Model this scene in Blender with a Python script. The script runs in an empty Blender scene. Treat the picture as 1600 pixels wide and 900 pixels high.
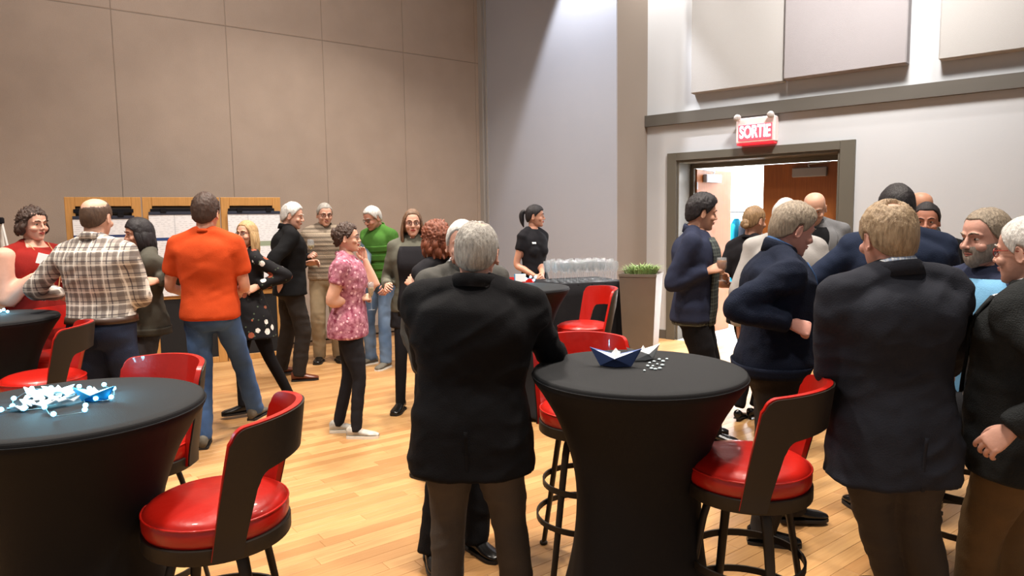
import bpy, math, random
import numpy as np
from mathutils import Vector, Matrix
random.seed(7); RNG = np.random.RandomState(5)
PI = math.pi
SC = bpy.context.scene
COL = SC.collection

# ------------------------------------------------------------------ camera
F_PX = 1100.0; EYE = 1.65
PITCH = math.radians(5.66); ROLL = math.radians(-0.78)
cam_d = bpy.data.cameras.new('camera'); cam = bpy.data.objects.new('camera', cam_d); COL.objects.link(cam)
cam_d.sensor_width = 36; cam_d.lens = F_PX/1600*36; cam_d.clip_end = 100; cam_d.clip_start = 0.05
CM = Matrix.Translation((0,0,EYE)) @ Matrix.Rotation(PI/2-PITCH,4,'X') @ Matrix.Rotation(ROLL,4,'Z')
cam.matrix_world = CM
SC.camera = cam
SC.view_settings.view_transform = 'Standard'; SC.view_settings.look = 'None'
SC.view_settings.exposure = 0.0; SC.view_settings.gamma = 1.0
SC.view_settings.use_curve_mapping = False
# ------------------------------------------------------------------ world and lights
w = bpy.data.worlds.new('world'); SC.world = w; w.use_nodes = True
w.node_tree.nodes['Background'].inputs[0].default_value = (1.0,0.95,0.90,1)
w.node_tree.nodes['Background'].inputs[1].default_value = 0.34

def area(name, loc, target, size, power, col, spread=180):
    d = bpy.data.lights.new(name,'AREA'); d.energy = power; d.color = col; d.size = size; d.shape='DISK'; d.spread = math.radians(spread)
    o = bpy.data.objects.new(name,d); COL.objects.link(o); o.location = loc
    o.rotation_euler = (Vector(target)-Vector(loc)).to_track_quat('-Z','Y').to_euler(); return o
def spot(name, loc, target, power, col, ang, blend=0.5, rad=0.08):
    d = bpy.data.lights.new(name,'SPOT'); d.energy = power; d.color = col; d.spot_size = math.radians(ang); d.spot_blend = blend; d.shadow_soft_size = rad
    o = bpy.data.objects.new(name,d); COL.objects.link(o); o.location = loc
    o.rotation_euler = (Vector(target)-Vector(loc)).to_track_quat('-Z','Y').to_euler(); return o
WARM = (1.0,0.90,0.79); NEUT=(1.0,0.96,0.92); COOL=(0.92,0.94,1.0)
CEIL = 6.2
for (x,y,p,t) in ((-3.6,3.6,150,0),(-0.9,4.6,165,0),(1.6,3.4,140,0),(-1.2,7.6,170,0),(0.6,1.2,70,0),(-2.6,1.6,80,0)):
    area('ceiling_wash',(x,y,CEIL-0.25),(x,y,0),0.45,p*0.92,WARM,110)
spot('ceiling_spot_right',(3.4,4.6,CEIL-0.3),(-0.2,5.0,0.2),560,WARM,62,0.8,0.12)
spot('wall_spot_column',(0.62,8.95,5.95),(1.12,9.35,3.4),850,COOL,62,0.35,0.05)
spot('wall_spot_right_near',(1.76,9.26,5.95),(2.05,9.38,3.4),800,NEUT,62,0.6,0.05)
spot('wall_spot_right_mid',(2.9,8.0,5.95),(3.0,8.6,4.0),300,NEUT,60,0.8,0.05)
spot('wall_spot_right_far',(4.2,6.3,5.9),(4.7,7.1,3.8),260,NEUT,84,0.8,0.05)
area('wall_wash_right',(3.0,6.0,5.6),(3.6,8.2,1.8),0.8,150,NEUT,120)
area('wall_wash_left',(-2.0,5.6,5.7),(-3.9,8.8,2.6),1.2,85,(1.0,0.90,0.82),140)
area('hall_light',(4.9,11.6,3.0),(4.0,10.6,0.5),1.2,620,(0.96,0.98,1.0),180)
area('hall_light_deep',(3.6,11.6,2.9),(3.3,12.4,1.0),1.0,520,(0.94,0.97,1.0),180)

# ------------------------------------------------------------------ picture helpers (pixel -> point)
CR = np.array(CM.to_3x3())
def ray(px,py):
    v = CR @ np.array([(px-800)/F_PX, -(py-450)/F_PX, -1.0]); return v
def at_z(px,py,z=0.0):
    r = ray(px,py); t = (z-EYE)/r[2]; return np.array([0,0,EYE])+r*t
def at_d(px,py,Y):
    r = ray(px,py); return np.array([0,0,EYE])+r*(Y/r[1])
def at_plane(px,py,p0,nrm):
    r = ray(px,py); o = np.array([0,0,EYE]); t = np.dot(np.array(p0)-o,nrm)/np.dot(r,nrm); return o+r*t

# ------------------------------------------------------------------ materials
def lin(c):
    if isinstance(c,str):
        c = [int(c[i:i+2],16)/255 for i in (0,2,4)]
    return tuple((v/12.92 if v<=0.04045 else ((v+0.055)/1.055)**2.4) for v in c)+(1,)
MATS = {}
def mat(name, color, rough=0.7, metal=0, spec=0.5, bump=0, bscale=60, bstretch=(1,1,1), var=0, vscale=4, emit=None, estr=0, trans=0, alpha=1, sheen=0, coat=0, ior=1.45):
    if name in MATS: return MATS[name]
    m = bpy.data.materials.new(name); m.use_nodes = True; nt = m.node_tree; N = nt.nodes; L = nt.links
    b = N['Principled BSDF']; b.inputs['Base Color'].default_value = lin(color); b.inputs['Roughness'].default_value = rough
    b.inputs['Metallic'].default_value = metal; b.inputs['Specular IOR Level'].default_value = spec
    b.inputs['Transmission Weight'].default_value = trans; b.inputs['Alpha'].default_value = alpha; b.inputs['IOR'].default_value = ior
    b.inputs['Sheen Weight'].default_value = sheen; b.inputs['Coat Weight'].default_value = coat
    if emit is not None:
        b.inputs['Emission Color'].default_value = lin(emit); b.inputs['Emission Strength'].default_value = estr
    if bump or var:
        tc = N.new('ShaderNodeTexCoord'); mp = N.new('ShaderNodeMapping'); mp.inputs['Scale'].default_value = bstretch
        L.new(tc.outputs['Object'],mp.inputs['Vector'])
    if bump:
        n = N.new('ShaderNodeTexNoise'); n.inputs['Scale'].default_value = bscale; n.inputs['Detail'].default_value = 3
        L.new(mp.outputs[0],n.inputs['Vector']); bp = N.new('ShaderNodeBump'); bp.inputs['Strength'].default_value = bump; bp.inputs['Distance'].default_value = 0.01
        L.new(n.outputs['Fac'],bp.inputs['Height']); L.new(bp.outputs[0],b.inputs['Normal'])
    if var:
        n2 = N.new('ShaderNodeTexNoise'); n2.inputs['Scale'].default_value = vscale; n2.inputs['Detail'].default_value = 4
        L.new(mp.outputs[0],n2.inputs['Vector']); cr = N.new('ShaderNodeMapRange'); cr.inputs[1].default_value=0.3; cr.inputs[2].default_value=0.7
        cr.inputs[3].default_value = 1-var; cr.inputs[4].default_value = 1+var; L.new(n2.outputs['Fac'],cr.inputs[0])
        mx = N.new('ShaderNodeVectorMath'); mx.operation='SCALE'; mx.inputs[0].default_value = lin(color)[:3]
        L.new(cr.outputs[0],mx.inputs['Scale']); L.new(mx.outputs[0],b.inputs['Base Color'])
    MATS[name] = m; return m
class NT:
    """small helper to write node maths"""
    def __init__(s,name,rough=0.8,spec=0.3):
        s.m = bpy.data.materials.new(name); s.m.use_nodes=True; s.t=s.m.node_tree; s.N=s.t.nodes; s.L=s.t.links
        s.b=s.N['Principled BSDF']; s.b.inputs['Roughness'].default_value=rough; s.b.inputs['Specular IOR Level'].default_value=spec; MATS[name]=s.m
        tc=s.N.new('ShaderNodeTexCoord'); s.obj=tc.outputs['Object']; sp=s.N.new('ShaderNodeSeparateXYZ'); s.L.new(s.obj,sp.inputs[0]); s.x,s.y,s.z=sp.outputs
    def _in(s,sock,v):
        if hasattr(v,'is_linked') or isinstance(v,bpy.types.NodeSocket): s.L.new(v,sock)
        else: sock.default_value=v
    def ma(s,op,a,b=0.0,c=0.0):
        n=s.N.new('ShaderNodeMath'); n.operation=op; s._in(n.inputs[0],a); s._in(n.inputs[1],b); s._in(n.inputs[2],c); return n.outputs[0]
    def mix(s,f,a,b):
        n=s.N.new('ShaderNodeMix'); n.data_type='RGBA'; s._in(n.inputs[0],f)
        for k,v in ((6,a),(7,b)):
            if isinstance(v,bpy.types.NodeSocket): s.L.new(v,n.inputs[k])
            else: n.inputs[k].default_value=lin(v)
        return n.outputs[2]
    def stripe(s,coord,period,width,off=0.0):
        f=s.ma('FRACT',s.ma('ADD',s.ma('DIVIDE',coord,period),off+50.0)); return s.ma('LESS_THAN',f,width)
    def noise(s,scale,detail=3,vec=None,stretch=None):
        n=s.N.new('ShaderNodeTexNoise'); n.inputs['Scale'].default_value=scale; n.inputs['Detail'].default_value=detail
        v=vec or s.obj
        if stretch:
            mp=s.N.new('ShaderNodeMapping'); mp.inputs['Scale'].default_value=stretch; s.L.new(v,mp.inputs[0]); v=mp.outputs[0]
        s.L.new(v,n.inputs['Vector']); return n.outputs['Fac']
    def vor(s,scale,out='Distance'):
        n=s.N.new('ShaderNodeTexVoronoi'); n.inputs['Scale'].default_value=scale; s.L.new(s.obj,n.inputs['Vector']); return n.outputs[out]
    def bump(s,h,st,dist=0.01):
        bp=s.N.new('ShaderNodeBump'); bp.inputs['Strength'].default_value=st; bp.inputs['Distance'].default_value=dist; s.L.new(h,bp.inputs['Height']); s.L.new(bp.outputs[0],s.b.inputs['Normal'])
    def col(s,c): s.L.new(c,s.b.inputs['Base Color'])
def fabric(name,c,var=0.12,rough=0.9,sheen=0.0,bump=0.25):
    return mat(name,c,rough=rough,bump=bump,bscale=220,var=var,vscale=9,spec=0.2,sheen=sheen)

M_black = fabric('black_cloth','17161a'); M_blk2 = fabric('soft_black_cloth','1d1c20')
M_vinyl = mat('red_vinyl','ab160b',rough=0.36,bump=0.12,bscale=35,spec=0.55,coat=0.25,var=0.06)
M_iron = mat('dark_bronze_metal','2c2620',rough=0.5,metal=0.35,bump=0.05,bscale=200)
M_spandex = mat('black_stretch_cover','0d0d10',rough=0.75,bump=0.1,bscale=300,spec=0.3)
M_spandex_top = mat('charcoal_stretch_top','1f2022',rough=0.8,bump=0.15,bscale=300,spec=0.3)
M_paper = mat('white_paper','eef0f2',rough=0.7,var=0.03)
M_blue_paper = mat('navy_paper','4b6096',rough=0.6,var=0.05)
M_skin = {}
def skin(c):
    if c not in M_skin: M_skin[c]=mat('skin_'+c,c,rough=0.5,bump=0.08,bscale=90,var=0.07,vscale=14,spec=0.4)
    return M_skin[c]
M_eye = mat('eye_white','bdb2aa',rough=0.3); M_iris = mat('eye_iris','241a14',rough=0.2)
M_glass = mat('clear_glass','b4babf',rough=0.04,alpha=0.17,spec=1.0,coat=0.3)
M_wine = mat('sparkling_wine','e9d391',rough=0.05,trans=0.8,ior=1.33)
M_beer = mat('amber_beer','c07a1c',rough=0.08,trans=0.6,ior=1.33)
M_wood = mat('honey_wood','b9894e',rough=0.5,bump=0.1,bscale=12,bstretch=(8,8,0.6),var=0.12,vscale=8)
M_chrome = mat('brushed_steel','9a9a9a',rough=0.35,metal=0.9)

# ------------------------------------------------------------------ raw geometry
class G:
    def __init__(s): s.V=[]; s.F=[]; s.n=0
    def add(s,V,F):
        V=np.asarray(V,float); s.V.append(V); s.F += [tuple(i+s.n for i in f) for f in F]; s.n+=len(V); return s
    def join(s,g):
        if g.n: s.add(g.verts(),g.F)
        return s
    def verts(s): return np.vstack(s.V) if s.V else np.zeros((0,3))
    def map(s,fn): s.V=[fn(s.verts())]; return s
    def xf(s,M):
        M=np.array(M); return s.map(lambda v: v@M[:3,:3].T+M[:3,3])
def box(g,x0,x1,y0,y1,z0,z1):
    V=[(x,y,z) for z in (z0,z1) for y in (y0,y1) for x in (x0,x1)]
    return g.add(V,[(0,2,3,1),(4,5,7,6),(0,1,5,4),(2,6,7,3),(0,4,6,2),(1,3,7,5)])
def rbox(g,x0,x1,y0,y1,z0,z1,r):
    """box with chamfered edges"""
    V=[];F=[]
    xs=(x0,x1);ys=(y0,y1);zs=(z0,z1);idx={}
    for i in (0,1):
        for j in (0,1):
            for k in (0,1):
                sx=r*(1-2*i);sy=r*(1-2*j);sz=r*(1-2*k)
                for a in range(3):
                    p=[xs[i]+sx,ys[j]+sy,zs[k]+sz]; p[a]-=(sx,sy,sz)[a]; idx[i,j,k,a]=len(V); V.append(p)
    for a in range(3):
        b,c=(a+1)%3,(a+2)%3
        for s_ in (0,1):
            q=[]
            for (u,v) in ((0,0),(1,0),(1,1),(0,1)):
                t=[0,0,0];t[a]=s_;t[b]=u;t[c]=v;q.append(idx[t[0],t[1],t[2],a])
            F.append(tuple(q if s_ else q[::-1]))
        for u in (0,1):
            for v in (0,1):
                t0=[0,0,0];t0[b]=u;t0[c]=v;t1=list(t0);t1[a]=1
                F.append((idx[(*t0,b)],idx[(*t1,b)],idx[(*t1,c)],idx[(*t0,c)]))
    for i in (0,1):
        for j in (0,1):
            for k in (0,1): F.append((idx[i,j,k,0],idx[i,j,k,1],idx[i,j,k,2]))
    return g.add(V,F)
def rings(g,R,closed=False,cap=True):
    """R: list of (n,3) rings"""
    n=len(R[0]); V=np.vstack(R); F=[]; m=len(R)
    for i in range(m if closed else m-1):
        a=i*n;b=((i+1)%m)*n
        for j in range(n): F.append((a+j,a+(j+1)%n,b+(j+1)%n,b+j))
    if cap and not closed:
        F.append(tuple(range(n))[::-1]); F.append(tuple((m-1)*n+j for j in range(n)))
    return g.add(V,F)
def cat(P,k):
    P=np.asarray(P,float)
    if len(P)==2 : 
        return np.array([P[0]+(P[1]-P[0])*t for t in np.linspace(0,1,k+1)])
    E=np.vstack([2*P[0]-P[1],P,2*P[-1]-P[-2]]); out=[]
    for i in range(1,len(E)-2):
        a,b,c,d=E[i-1:i+3]
        for t in np.arange(k)/k:
            out.append(0.5*((2*b)+(-a+c)*t+(2*a-5*b+4*c-d)*t*t+(-a+3*b-3*c+d)*t**3))
    out.append(E[-2]); return np.array(out)
def tube(g,P,r,n=12,k=4,ratio=1.0,up=(0,0,1),round_=True,closed=False):
    """tapering tube through P; r per point; ratio flattens the second axis"""
    P=np.asarray(P,float); r=np.broadcast_to(np.asarray(r,float),(len(P),))
    if closed:
        Q=P; rr=r
    else:
        A=cat(np.column_stack([P,r]),k) if len(P)>1 else None; Q=A[:,:3]; rr=np.maximum(A[:,3],1e-4)
    m=len(Q); T=np.zeros_like(Q)
    if closed: T=np.roll(Q,-1,0)-np.roll(Q,1,0)
    else:
        T[1:-1]=Q[2:]-Q[:-2]; T[0]=Q[1]-Q[0]; T[-1]=Q[-1]-Q[-2]
    T/=np.linalg.norm(T,axis=1)[:,None]+1e-12
    u=np.array(up,float); u=u-T[0]*np.dot(u,T[0])
    if np.linalg.norm(u)<1e-3: u=np.array([0,1.0,0.01]); u=u-T[0]*np.dot(u,T[0])
    u/=np.linalg.norm(u); R=[]; an=np.arange(n)/n*2*PI
    fr=[]
    for i in range(m):
        if closed:
            u=np.array(up,float)
        u=u-T[i]*np.dot(u,T[i]); u/=np.linalg.norm(u)+1e-12; v=np.cross(T[i],u); fr.append((u.copy(),v))
    def ring(c,i,ra): u,v=fr[i]; return c+ra*(np.cos(an)[:,None]*v+ratio*np.sin(an)[:,None]*u)
    if round_ and not closed:
        for t in (80,55,28): R.append(ring(Q[0]-T[0]*rr[0]*math.sin(math.radians(t))*0.9,0,rr[0]*math.cos(math.radians(t))))
    for i in range(m): R.append(ring(Q[i],i,rr[i]))
    if round_ and not closed:
        for t in (28,55,80): R.append(ring(Q[-1]+T[-1]*rr[-1]*math.sin(math.radians(t))*0.9,m-1,rr[-1]*math.cos(math.radians(t))))
    return rings(g,R,closed=closed)
def ball(g,c,r,n=14,m=9):
    r=np.broadcast_to(np.asarray(r,float),(3,)); R=[]; an=np.arange(n)/n*2*PI
    for i in range(m+1):
        t=-PI/2+PI*(i+0.0)/m; t=max(min(t,1.5),-1.5)
        R.append(np.column_stack([np.cos(an)*math.cos(t),np.sin(an)*math.cos(t),np.full(n,math.sin(t))])*r+np.array(c))
    return rings(g,R)
def lathe(g,prof,n=32,c=(0,0,0)):
    an=np.arange(n)/n*2*PI
    cl=prof[0]==prof[-1]
    if cl: prof=prof[:-1]
    return rings(g,closed=cl,R=[np.column_stack([c[0]+r*np.cos(an),c[1]+r*np.sin(an),np.full(n,c[2]+z)]) for r,z in prof])
def loft(g,S,n=36,p=2.3):
    """S: (z,a,f,b[,cy]) horizontal superellipse sections"""
    an=np.arange(n)/n*2*PI; c=np.cos(an); s=np.sin(an); cc=np.sign(c)*abs(c)**(2/p); ss=np.sign(s)*abs(s)**(2/p); R=[]
    for q in S:
        z,a,f,b=q[:4]; cy=q[4] if len(q)>4 else 0
        R.append(np.column_stack([a*cc,cy+np.where(ss>0,f,b)*ss,np.full(n,z)]))
    return rings(g,R)
def dens(S,k=3):
    A=cat(np.array(S,float),k); return [tuple(r) for r in A]
def to_mesh(g,name='m'):
    me=bpy.data.meshes.new(name); V=g.verts(); me.from_pydata(V.tolist(),[],g.F); me.update(); return me
def mk(name,g,m,parent=None,smooth=True,me=None,ang=None):
    if me is None:
        me=to_mesh(g,name)
        if smooth: me.polygons.foreach_set('use_smooth',[True]*len(me.polygons))
        if smooth and ang: me.set_sharp_from_angle(angle=math.radians(ang))
        me.materials.append(m)
    o=bpy.data.objects.new(name,me); COL.objects.link(o)
    if parent is not None: o.parent=parent
    return o
def tag(o,label,cat_,group=None,kind=None):
    if label: o['label']=label
    if cat_: o['category']=cat_
    if group: o['group']=group
    if kind: o['kind']=kind
    return o
def empty(name,loc=(0,0,0),rz=0,label=None,cat_=None,group=None):
    o=bpy.data.objects.new(name,None); COL.objects.link(o); o.location=loc; o.rotation_euler=(0,0,rz); o.empty_display_size=0.1
    return tag(o,label,cat_,group)
def copy_tree(o,parent=None):
    c=o.copy(); COL.objects.link(c)
    if parent is not None: c.parent=parent
    for ch in list(o.children): copy_tree(ch,c)
    return c
def recalc(me):
    import bmesh
    b=bmesh.new(); b.from_mesh(me); bmesh.ops.recalc_face_normals(b,faces=b.faces); b.to_mesh(me); b.free()
def remesh(g,vox,smooth=3):
    me=to_mesh(g,'tmp'); recalc(me); ob=bpy.data.objects.new('tmp',me); COL.objects.link(ob)
    md=ob.modifiers.new('r','REMESH'); md.mode='VOXEL'; md.voxel_size=vox
    if smooth: ms=ob.modifiers.new('s','SMOOTH'); ms.factor=0.5; ms.iterations=smooth
    dg=bpy.context.evaluated_depsgraph_get(); e=ob.evaluated_get(dg); m2=e.to_mesh()
    n=len(m2.vertices); V=np.empty(n*3); m2.vertices.foreach_get('co',V); NN=np.empty(n*3); m2.vertices.foreach_get('normal',NN)
    F=[tuple(p.vertices) for p in m2.polygons]; e.to_mesh_clear(); bpy.data.objects.remove(ob); bpy.data.meshes.remove(me)
    r=G(); r.add(V.reshape(-1,3),F); r.N=NN.reshape(-1,3); return r
def vnoise(P):
    i=np.floor(P); f=P-i; u=f*f*(3-2*f)
    def h(dx,dy,dz):
        s_=np.sin((i[:,0]+dx)*127.1+(i[:,1]+dy)*311.7+(i[:,2]+dz)*74.7)*43758.5453; return s_-np.floor(s_)
    x,y,z=u[:,0],u[:,1],u[:,2]
    a=(h(0,0,0)*(1-x)+h(1,0,0)*x)*(1-y)+(h(0,1,0)*(1-x)+h(1,1,0)*x)*y
    b=(h(0,0,1)*(1-x)+h(1,0,1)*x)*(1-y)+(h(0,1,1)*(1-x)+h(1,1,1)*x)*y
    return (a*(1-z)+b*z)*2-1

# ------------------------------------------------------------------ room shell
D1=np.array([0.795,0.606,0]); N1=np.array([0.606,-0.795,0])       # left wall runs along D1, N1 points into the room
PL=np.array([-2.80,9.65,0])
D2=np.array([0.765,-0.644,0]); N2=np.array([-0.644,-0.765,0])     # right wall runs towards the camera along D2
def isect(p,d,q,e):
    A=np.array([[d[0],-e[0]],[d[1],-e[1]]]); t=np.linalg.solve(A,(q-p)[:2]); return p+d*t[0]
CR2=at_z(1010,530,0); PR=np.array([2.085,9.40,0])
def px_on(px,p,d):
    r=ray(px,450); e=np.array([r[0],r[1],0]); return isect(p,d,np.zeros(3),e)
C_left=px_on(757,PL,D1)                     # end of the partition wall
C_right=px_on(1010,PR,D2)                   # inner corner beside the door
E0=px_on(963,C_left,N1)                     # outer corner of the grey return wall
# column face joins E0 to the right wall
def wall_obj(name,g,m,kind='structure'):
    return tag(mk(name,g,m,None,smooth=False),None,None,None,kind)
def uvz(g,P,d,nrm,u0,u1,z0,z1,o0,o1):
    """box in the wall frame: u along d, z up, o out of the wall along nrm"""
    V=[P+d*u+nrm*o+np.array([0,0,z]) for z in (z0,z1) for o in (o0,o1) for u in (u0,u1)]
    return g.add(V,[(0,2,3,1),(4,5,7,6),(0,1,5,4),(2,6,7,3),(0,4,6,2),(1,3,7,5)])
M_part=mat('partition_fabric','a39488',rough=0.95,bump=0.35,bscale=160,var=0.04,vscale=3,spec=0.15)
M_seam=mat('partition_joint','84786d',rough=0.9)
M_grey=mat('blue_grey_wall_paint','a3a5ad',rough=0.85,bump=0.06,bscale=60,spec=0.2,var=0.02,vscale=1)
M_col=mat('beige_column_paint','857a70',rough=0.85,bump=0.06,bscale=60,spec=0.2)
M_wall=mat('off_white_wall_paint','bbbcbe',rough=0.85,bump=0.05,bscale=70,spec=0.2,var=0.02,vscale=1)
M_trim=mat('dark_taupe_paint','544f48',rough=0.6,bump=0.03,bscale=80)
M_ceil=mat('ceiling_paint','6a655f',rough=0.9)
M_acou=mat('acoustic_panel_fabric','a19e9b',rough=0.95,bump=0.3,bscale=200,spec=0.1)
M_acou2=mat('grey_acoustic_panel_fabric','8f8a8b',rough=0.95,bump=0.3,bscale=200,spec=0.1)
def uL(px,py=0):
    q=at_plane(px,py,PL,N1)-PL; return float(np.dot(q,D1)),float(q[2])
g=G(); uvz(g,PL,D1,N1,-12,np.dot(C_left-PL,D1),0,CEIL,-0.30,-0.006); wl=wall_obj('wall_left',g,M_seam)
us=[uL(171)[0],uL(350)[0],uL(501)[0],uL(628)[0],uL(741)[0]]
sp=us[2]-us[1]; us=[us[0]-sp*5,us[0]-sp*4,us[0]-sp*3,us[0]-sp*2,us[0]-sp]+us+[float(np.dot(C_left-PL,D1))]
zs=[0.10,4.13,CEIL]
zs[1]=float(np.mean([uL(350,41)[1],uL(501,62)[1],uL(628,82)[1]]))
print('left wall seams',[round(u,2) for u in us],zs[1])
for i in range(len(us)-1):
    for k in range(2):
        g=G(); z0,z1=zs[k],zs[k+1]; a,b=us[i]+0.003,us[i+1]-0.003
        V=[];c=0.006
        for (o,e) in ((-0.02,0),(-0.004,0),(0.0,c)):
            V+= [PL+D1*(a+e)+N1*o+np.array([0,0,z0+0.005+e]),PL+D1*(b-e)+N1*o+np.array([0,0,z0+0.005+e]),PL+D1*(b-e)+N1*o+np.array([0,0,z1-0.005-e]),PL+D1*(a+e)+N1*o+np.array([0,0,z1-0.005-e])]
        F=[(0,3,2,1),(8,9,10,11)]
        for r_ in (0,4):
            for j in range(4): F.append((r_+j,r_+(j+1)%4,r_+4+(j+1)%4,r_+4+j))
        g.add(V,F); mk('wall_panel',g,M_part,wl,smooth=False)
g=G(); uvz(g,PL,D1,N1,-12,np.dot(C_left-PL,D1),0,0.10,-0.03,0.008); wall_obj('baseboard_left',g,mat('brown_baseboard','7d6a58',rough=0.6))
# grey return wall and column face
LG=float(np.linalg.norm(E0-C_left)); NG=-D1
g=G(); uvz(g,C_left,N1,NG,-0.3,LG,0,CEIL,-0.015,0.0); wall_obj('wall_back',g,M_grey)
g=G(); uvz(g,C_left,N1,NG,0.0,0.10,0,CEIL,0.0,0.05); uvz(g,C_left,N1,NG,0.14,0.17,0,CEIL,0.0,0.02); wall_obj('trim_1',g,mat('grey_trim_paint','9c9894',rough=0.7))
dc=C_right-E0; LC=float(np.linalg.norm(dc)); dc/=LC; nc=np.array([dc[1],-dc[0],0])
g=G(); uvz(g,E0,dc,nc,0.004,LC+0.2,0,CEIL,-0.02,0.0); wall_obj('wall_column',g,M_col)
g=G(); uvz(g,E0,dc,nc,0,LC,0,0.10,0,0.012); uvz(g,C_left,N1,NG,0,LG,0,0.1,0,0.012); wall_obj('baseboard_back',g,M_trim)
# right wall with the door opening
def uR(px,py):
    q=at_plane(px,py,C_right,N2)-C_right; return float(np.dot(q,D2)),float(q[2])
u0,zt=uR(1044,240); u1,zt2=uR(1338,218); ZT=(zt+zt2)/2
print('door frame',u0,u1,zt,zt2)
FW=0.16                                           # face width of the frame
a0,a1,az=u0+FW*0.8,u1-FW,ZT-0.10
g=G(); 
for (p,q,z0,z1) in ((-0.0,a0,0,CEIL),(a1,9.0,0,CEIL),(a0,a1,az,CEIL)): uvz(g,C_right,D2,N2,p,q,z0,z1,-0.45,0.0)
wall_obj('wall_right',g,M_wall)
g=G(); uvz(g,C_right,D2,N2,0,u0,0,0.12,0,0.015); uvz(g,C_right,D2,N2,u1,9,0,0.12,0,0.015); wall_obj('baseboard_right',g,M_trim)
# dark trim rail across the right wall
_,tz=uR(1011,182); _,tz2=uR(1600,114); _,tb=uR(1011,203); _,tb2=uR(1600,139); print('rail',tz,tz2,tb,tb2)
g=G(); uvz(g,C_right,D2,N2,0,9,(tb+tb2)/2+0.02,(tz+tz2)/2,0,0.07); wall_obj('trim_2',g,M_trim)
# acoustic panels
def acoustic(pxa,pxb,pyb,m,label,th=0.13):
    ua,za=uR(pxa,pyb[0]); ub,zb=uR(pxb,pyb[1]); z0=(za+zb)/2
    o=empty('acoustic_panel',tuple(C_right+D2*(ua+ub)/2+N2*0.0+np.array([0,0,z0])),0,label,'wall panel','acoustic panels above the rail')
    g=G(); rb=G(); rbox(rb,-(ub-ua)/2,(ub-ua)/2,-th,0,0,CEIL-0.3-z0,0.012)
    o.rotation_euler=(0,0,math.atan2(D2[1],D2[0])); mk('fabric_face',rb,m,o,smooth=False)
    e=G(); box(e,-(ub-ua)/2+0.02,(ub-ua)/2-0.02,0.0,0.02,0.02,CEIL-0.4-z0); e.map(lambda v:v*np.array([1,-1,1])); mk('backing_frame',e,M_trim,o,smooth=False)
acoustic(1085,1229,(148,130),M_acou,'beige fabric acoustic panel nearest the room corner, above the dark rail',0.11)
acoustic(1231,1421,(127,103),M_acou2,'greyer fabric acoustic panel over the wooden door, middle of the three',0.16)
acoustic(1470,1680,(95,72),M_acou,'fabric acoustic panel at the right edge of the photo, above the rail',0.14)
# door frame
DM=mat('taupe_door_frame','5a554b',rough=0.5,bump=0.02,bscale=60)
fr=empty('door_frame',tuple(C_right+D2*(u0+u1)/2),math.atan2(D2[1],D2[0]),'dark taupe frame around the double door under the exit sign','door frame'); fr['kind']='structure'; fr.name='door_1'
hw=(u1-u0)/2
def piece(name,x0,x1,y0,y1,z0,z1,m,par,r=0.004,lab=None):
    g=G(); rbox(g,x0,x1,y0,y1,z0,z1,r); o=mk(name,g,m,par,smooth=False)
    if lab: o['label']=lab
    return o
piece('jamb_casing',-hw,-hw+FW*0.8,-0.03,0.02,0,ZT,DM,fr); piece('jamb_casing',hw-FW,hw,-0.03,0.02,0,ZT,DM,fr)
piece('head_casing',-hw+FW*0.8,hw-FW,-0.03,0.02,ZT-0.10,ZT,DM,fr)
xl,xr=-hw+FW*0.8,hw-FW; zi=ZT-0.10
piece('jamb_lining',xl,xl+0.03,0.0,0.44,0,zi,DM,fr); piece('jamb_lining',xr-0.03,xr,0.0,0.44,0,zi,DM,fr); piece('head_lining',xl+0.03,xr-0.03,0.0,0.44,zi-0.03,zi,DM,fr)
for c_ in fr.children: pass
del fr['category']; del fr['label']
# inner steel frame and leaves (kept as one structure piece each)
DW=mat('orange_door_veneer','8f5426',rough=0.4,bump=0.08,bscale=6,bstretch=(10,10,0.5),var=0.14,vscale=5)
yi=0.36; fx0,fx1,fz=xl+0.03,xr-0.03,zi-0.03
piece('steel_stop',fx0,fx0+0.05,yi-0.03,yi+0.06,0,fz,DM,fr); piece('steel_stop',fx1-0.05,fx1,yi-0.03,yi+0.06,0,fz,DM,fr); piece('steel_stop',fx0,fx1,yi-0.03,yi+0.06,fz-0.06,fz,DM,fr)
lw=(fx1-fx0-0.10)/2
def leaf(name,hx,sgn,ang,lab):
    base=fr.matrix_world
    o=bpy.data.objects.new(name,None); COL.objects.link(o)
    R=Matrix.Rotation(math.atan2(D2[1],D2[0]),4,'Z'); P=C_right+D2*((u0+u1)/2)
    o.matrix_world=Matrix.Translation(tuple(P))@R@Matrix.Translation((hx,yi+0.02,0))@Matrix.Rotation(ang,4,'Z')
    o['kind']='structure'
    x0,x1=(0,lw) if sgn>0 else (-lw,0)
    piece('leaf_panel',x0+0.003,x1-0.003,-0.022,0.022,0.01,fz-0.065,DW,o)
    xe=lw-0.07 if sgn>0 else -lw+0.07
    piece('push_bar',min(sgn*0.12,xe),max(sgn*0.12,xe),-0.09,-0.055,1.0,1.06,M_chrome,o,0.006); piece('bar_mount',xe-0.03,xe+0.03,-0.06,-0.02,0.96,1.1,M_chrome,o)
    for z in (0.3,1.2,2.05): piece('hinge',-0.012 if sgn>0 else -0.012,0.012,-0.035,-0.02,z-0.05,z+0.05,M_chrome,o,0.003)
    cx=sgn*lw*0.38
    piece('closer_box',cx-0.2,cx+0.2,-0.085,-0.022,fz-0.24,fz-0.13,mat('grey_closer_paint','8d8d92',rough=0.5),o,0.008)
    g=G(); tube(g,[(cx,-0.06,fz-0.13),(cx,-0.07,fz-0.09),(cx-sgn*0.22,-0.05,fz-0.075)],0.01,8); mk('closer_arm',g,M_chrome,o)
    return o
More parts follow.
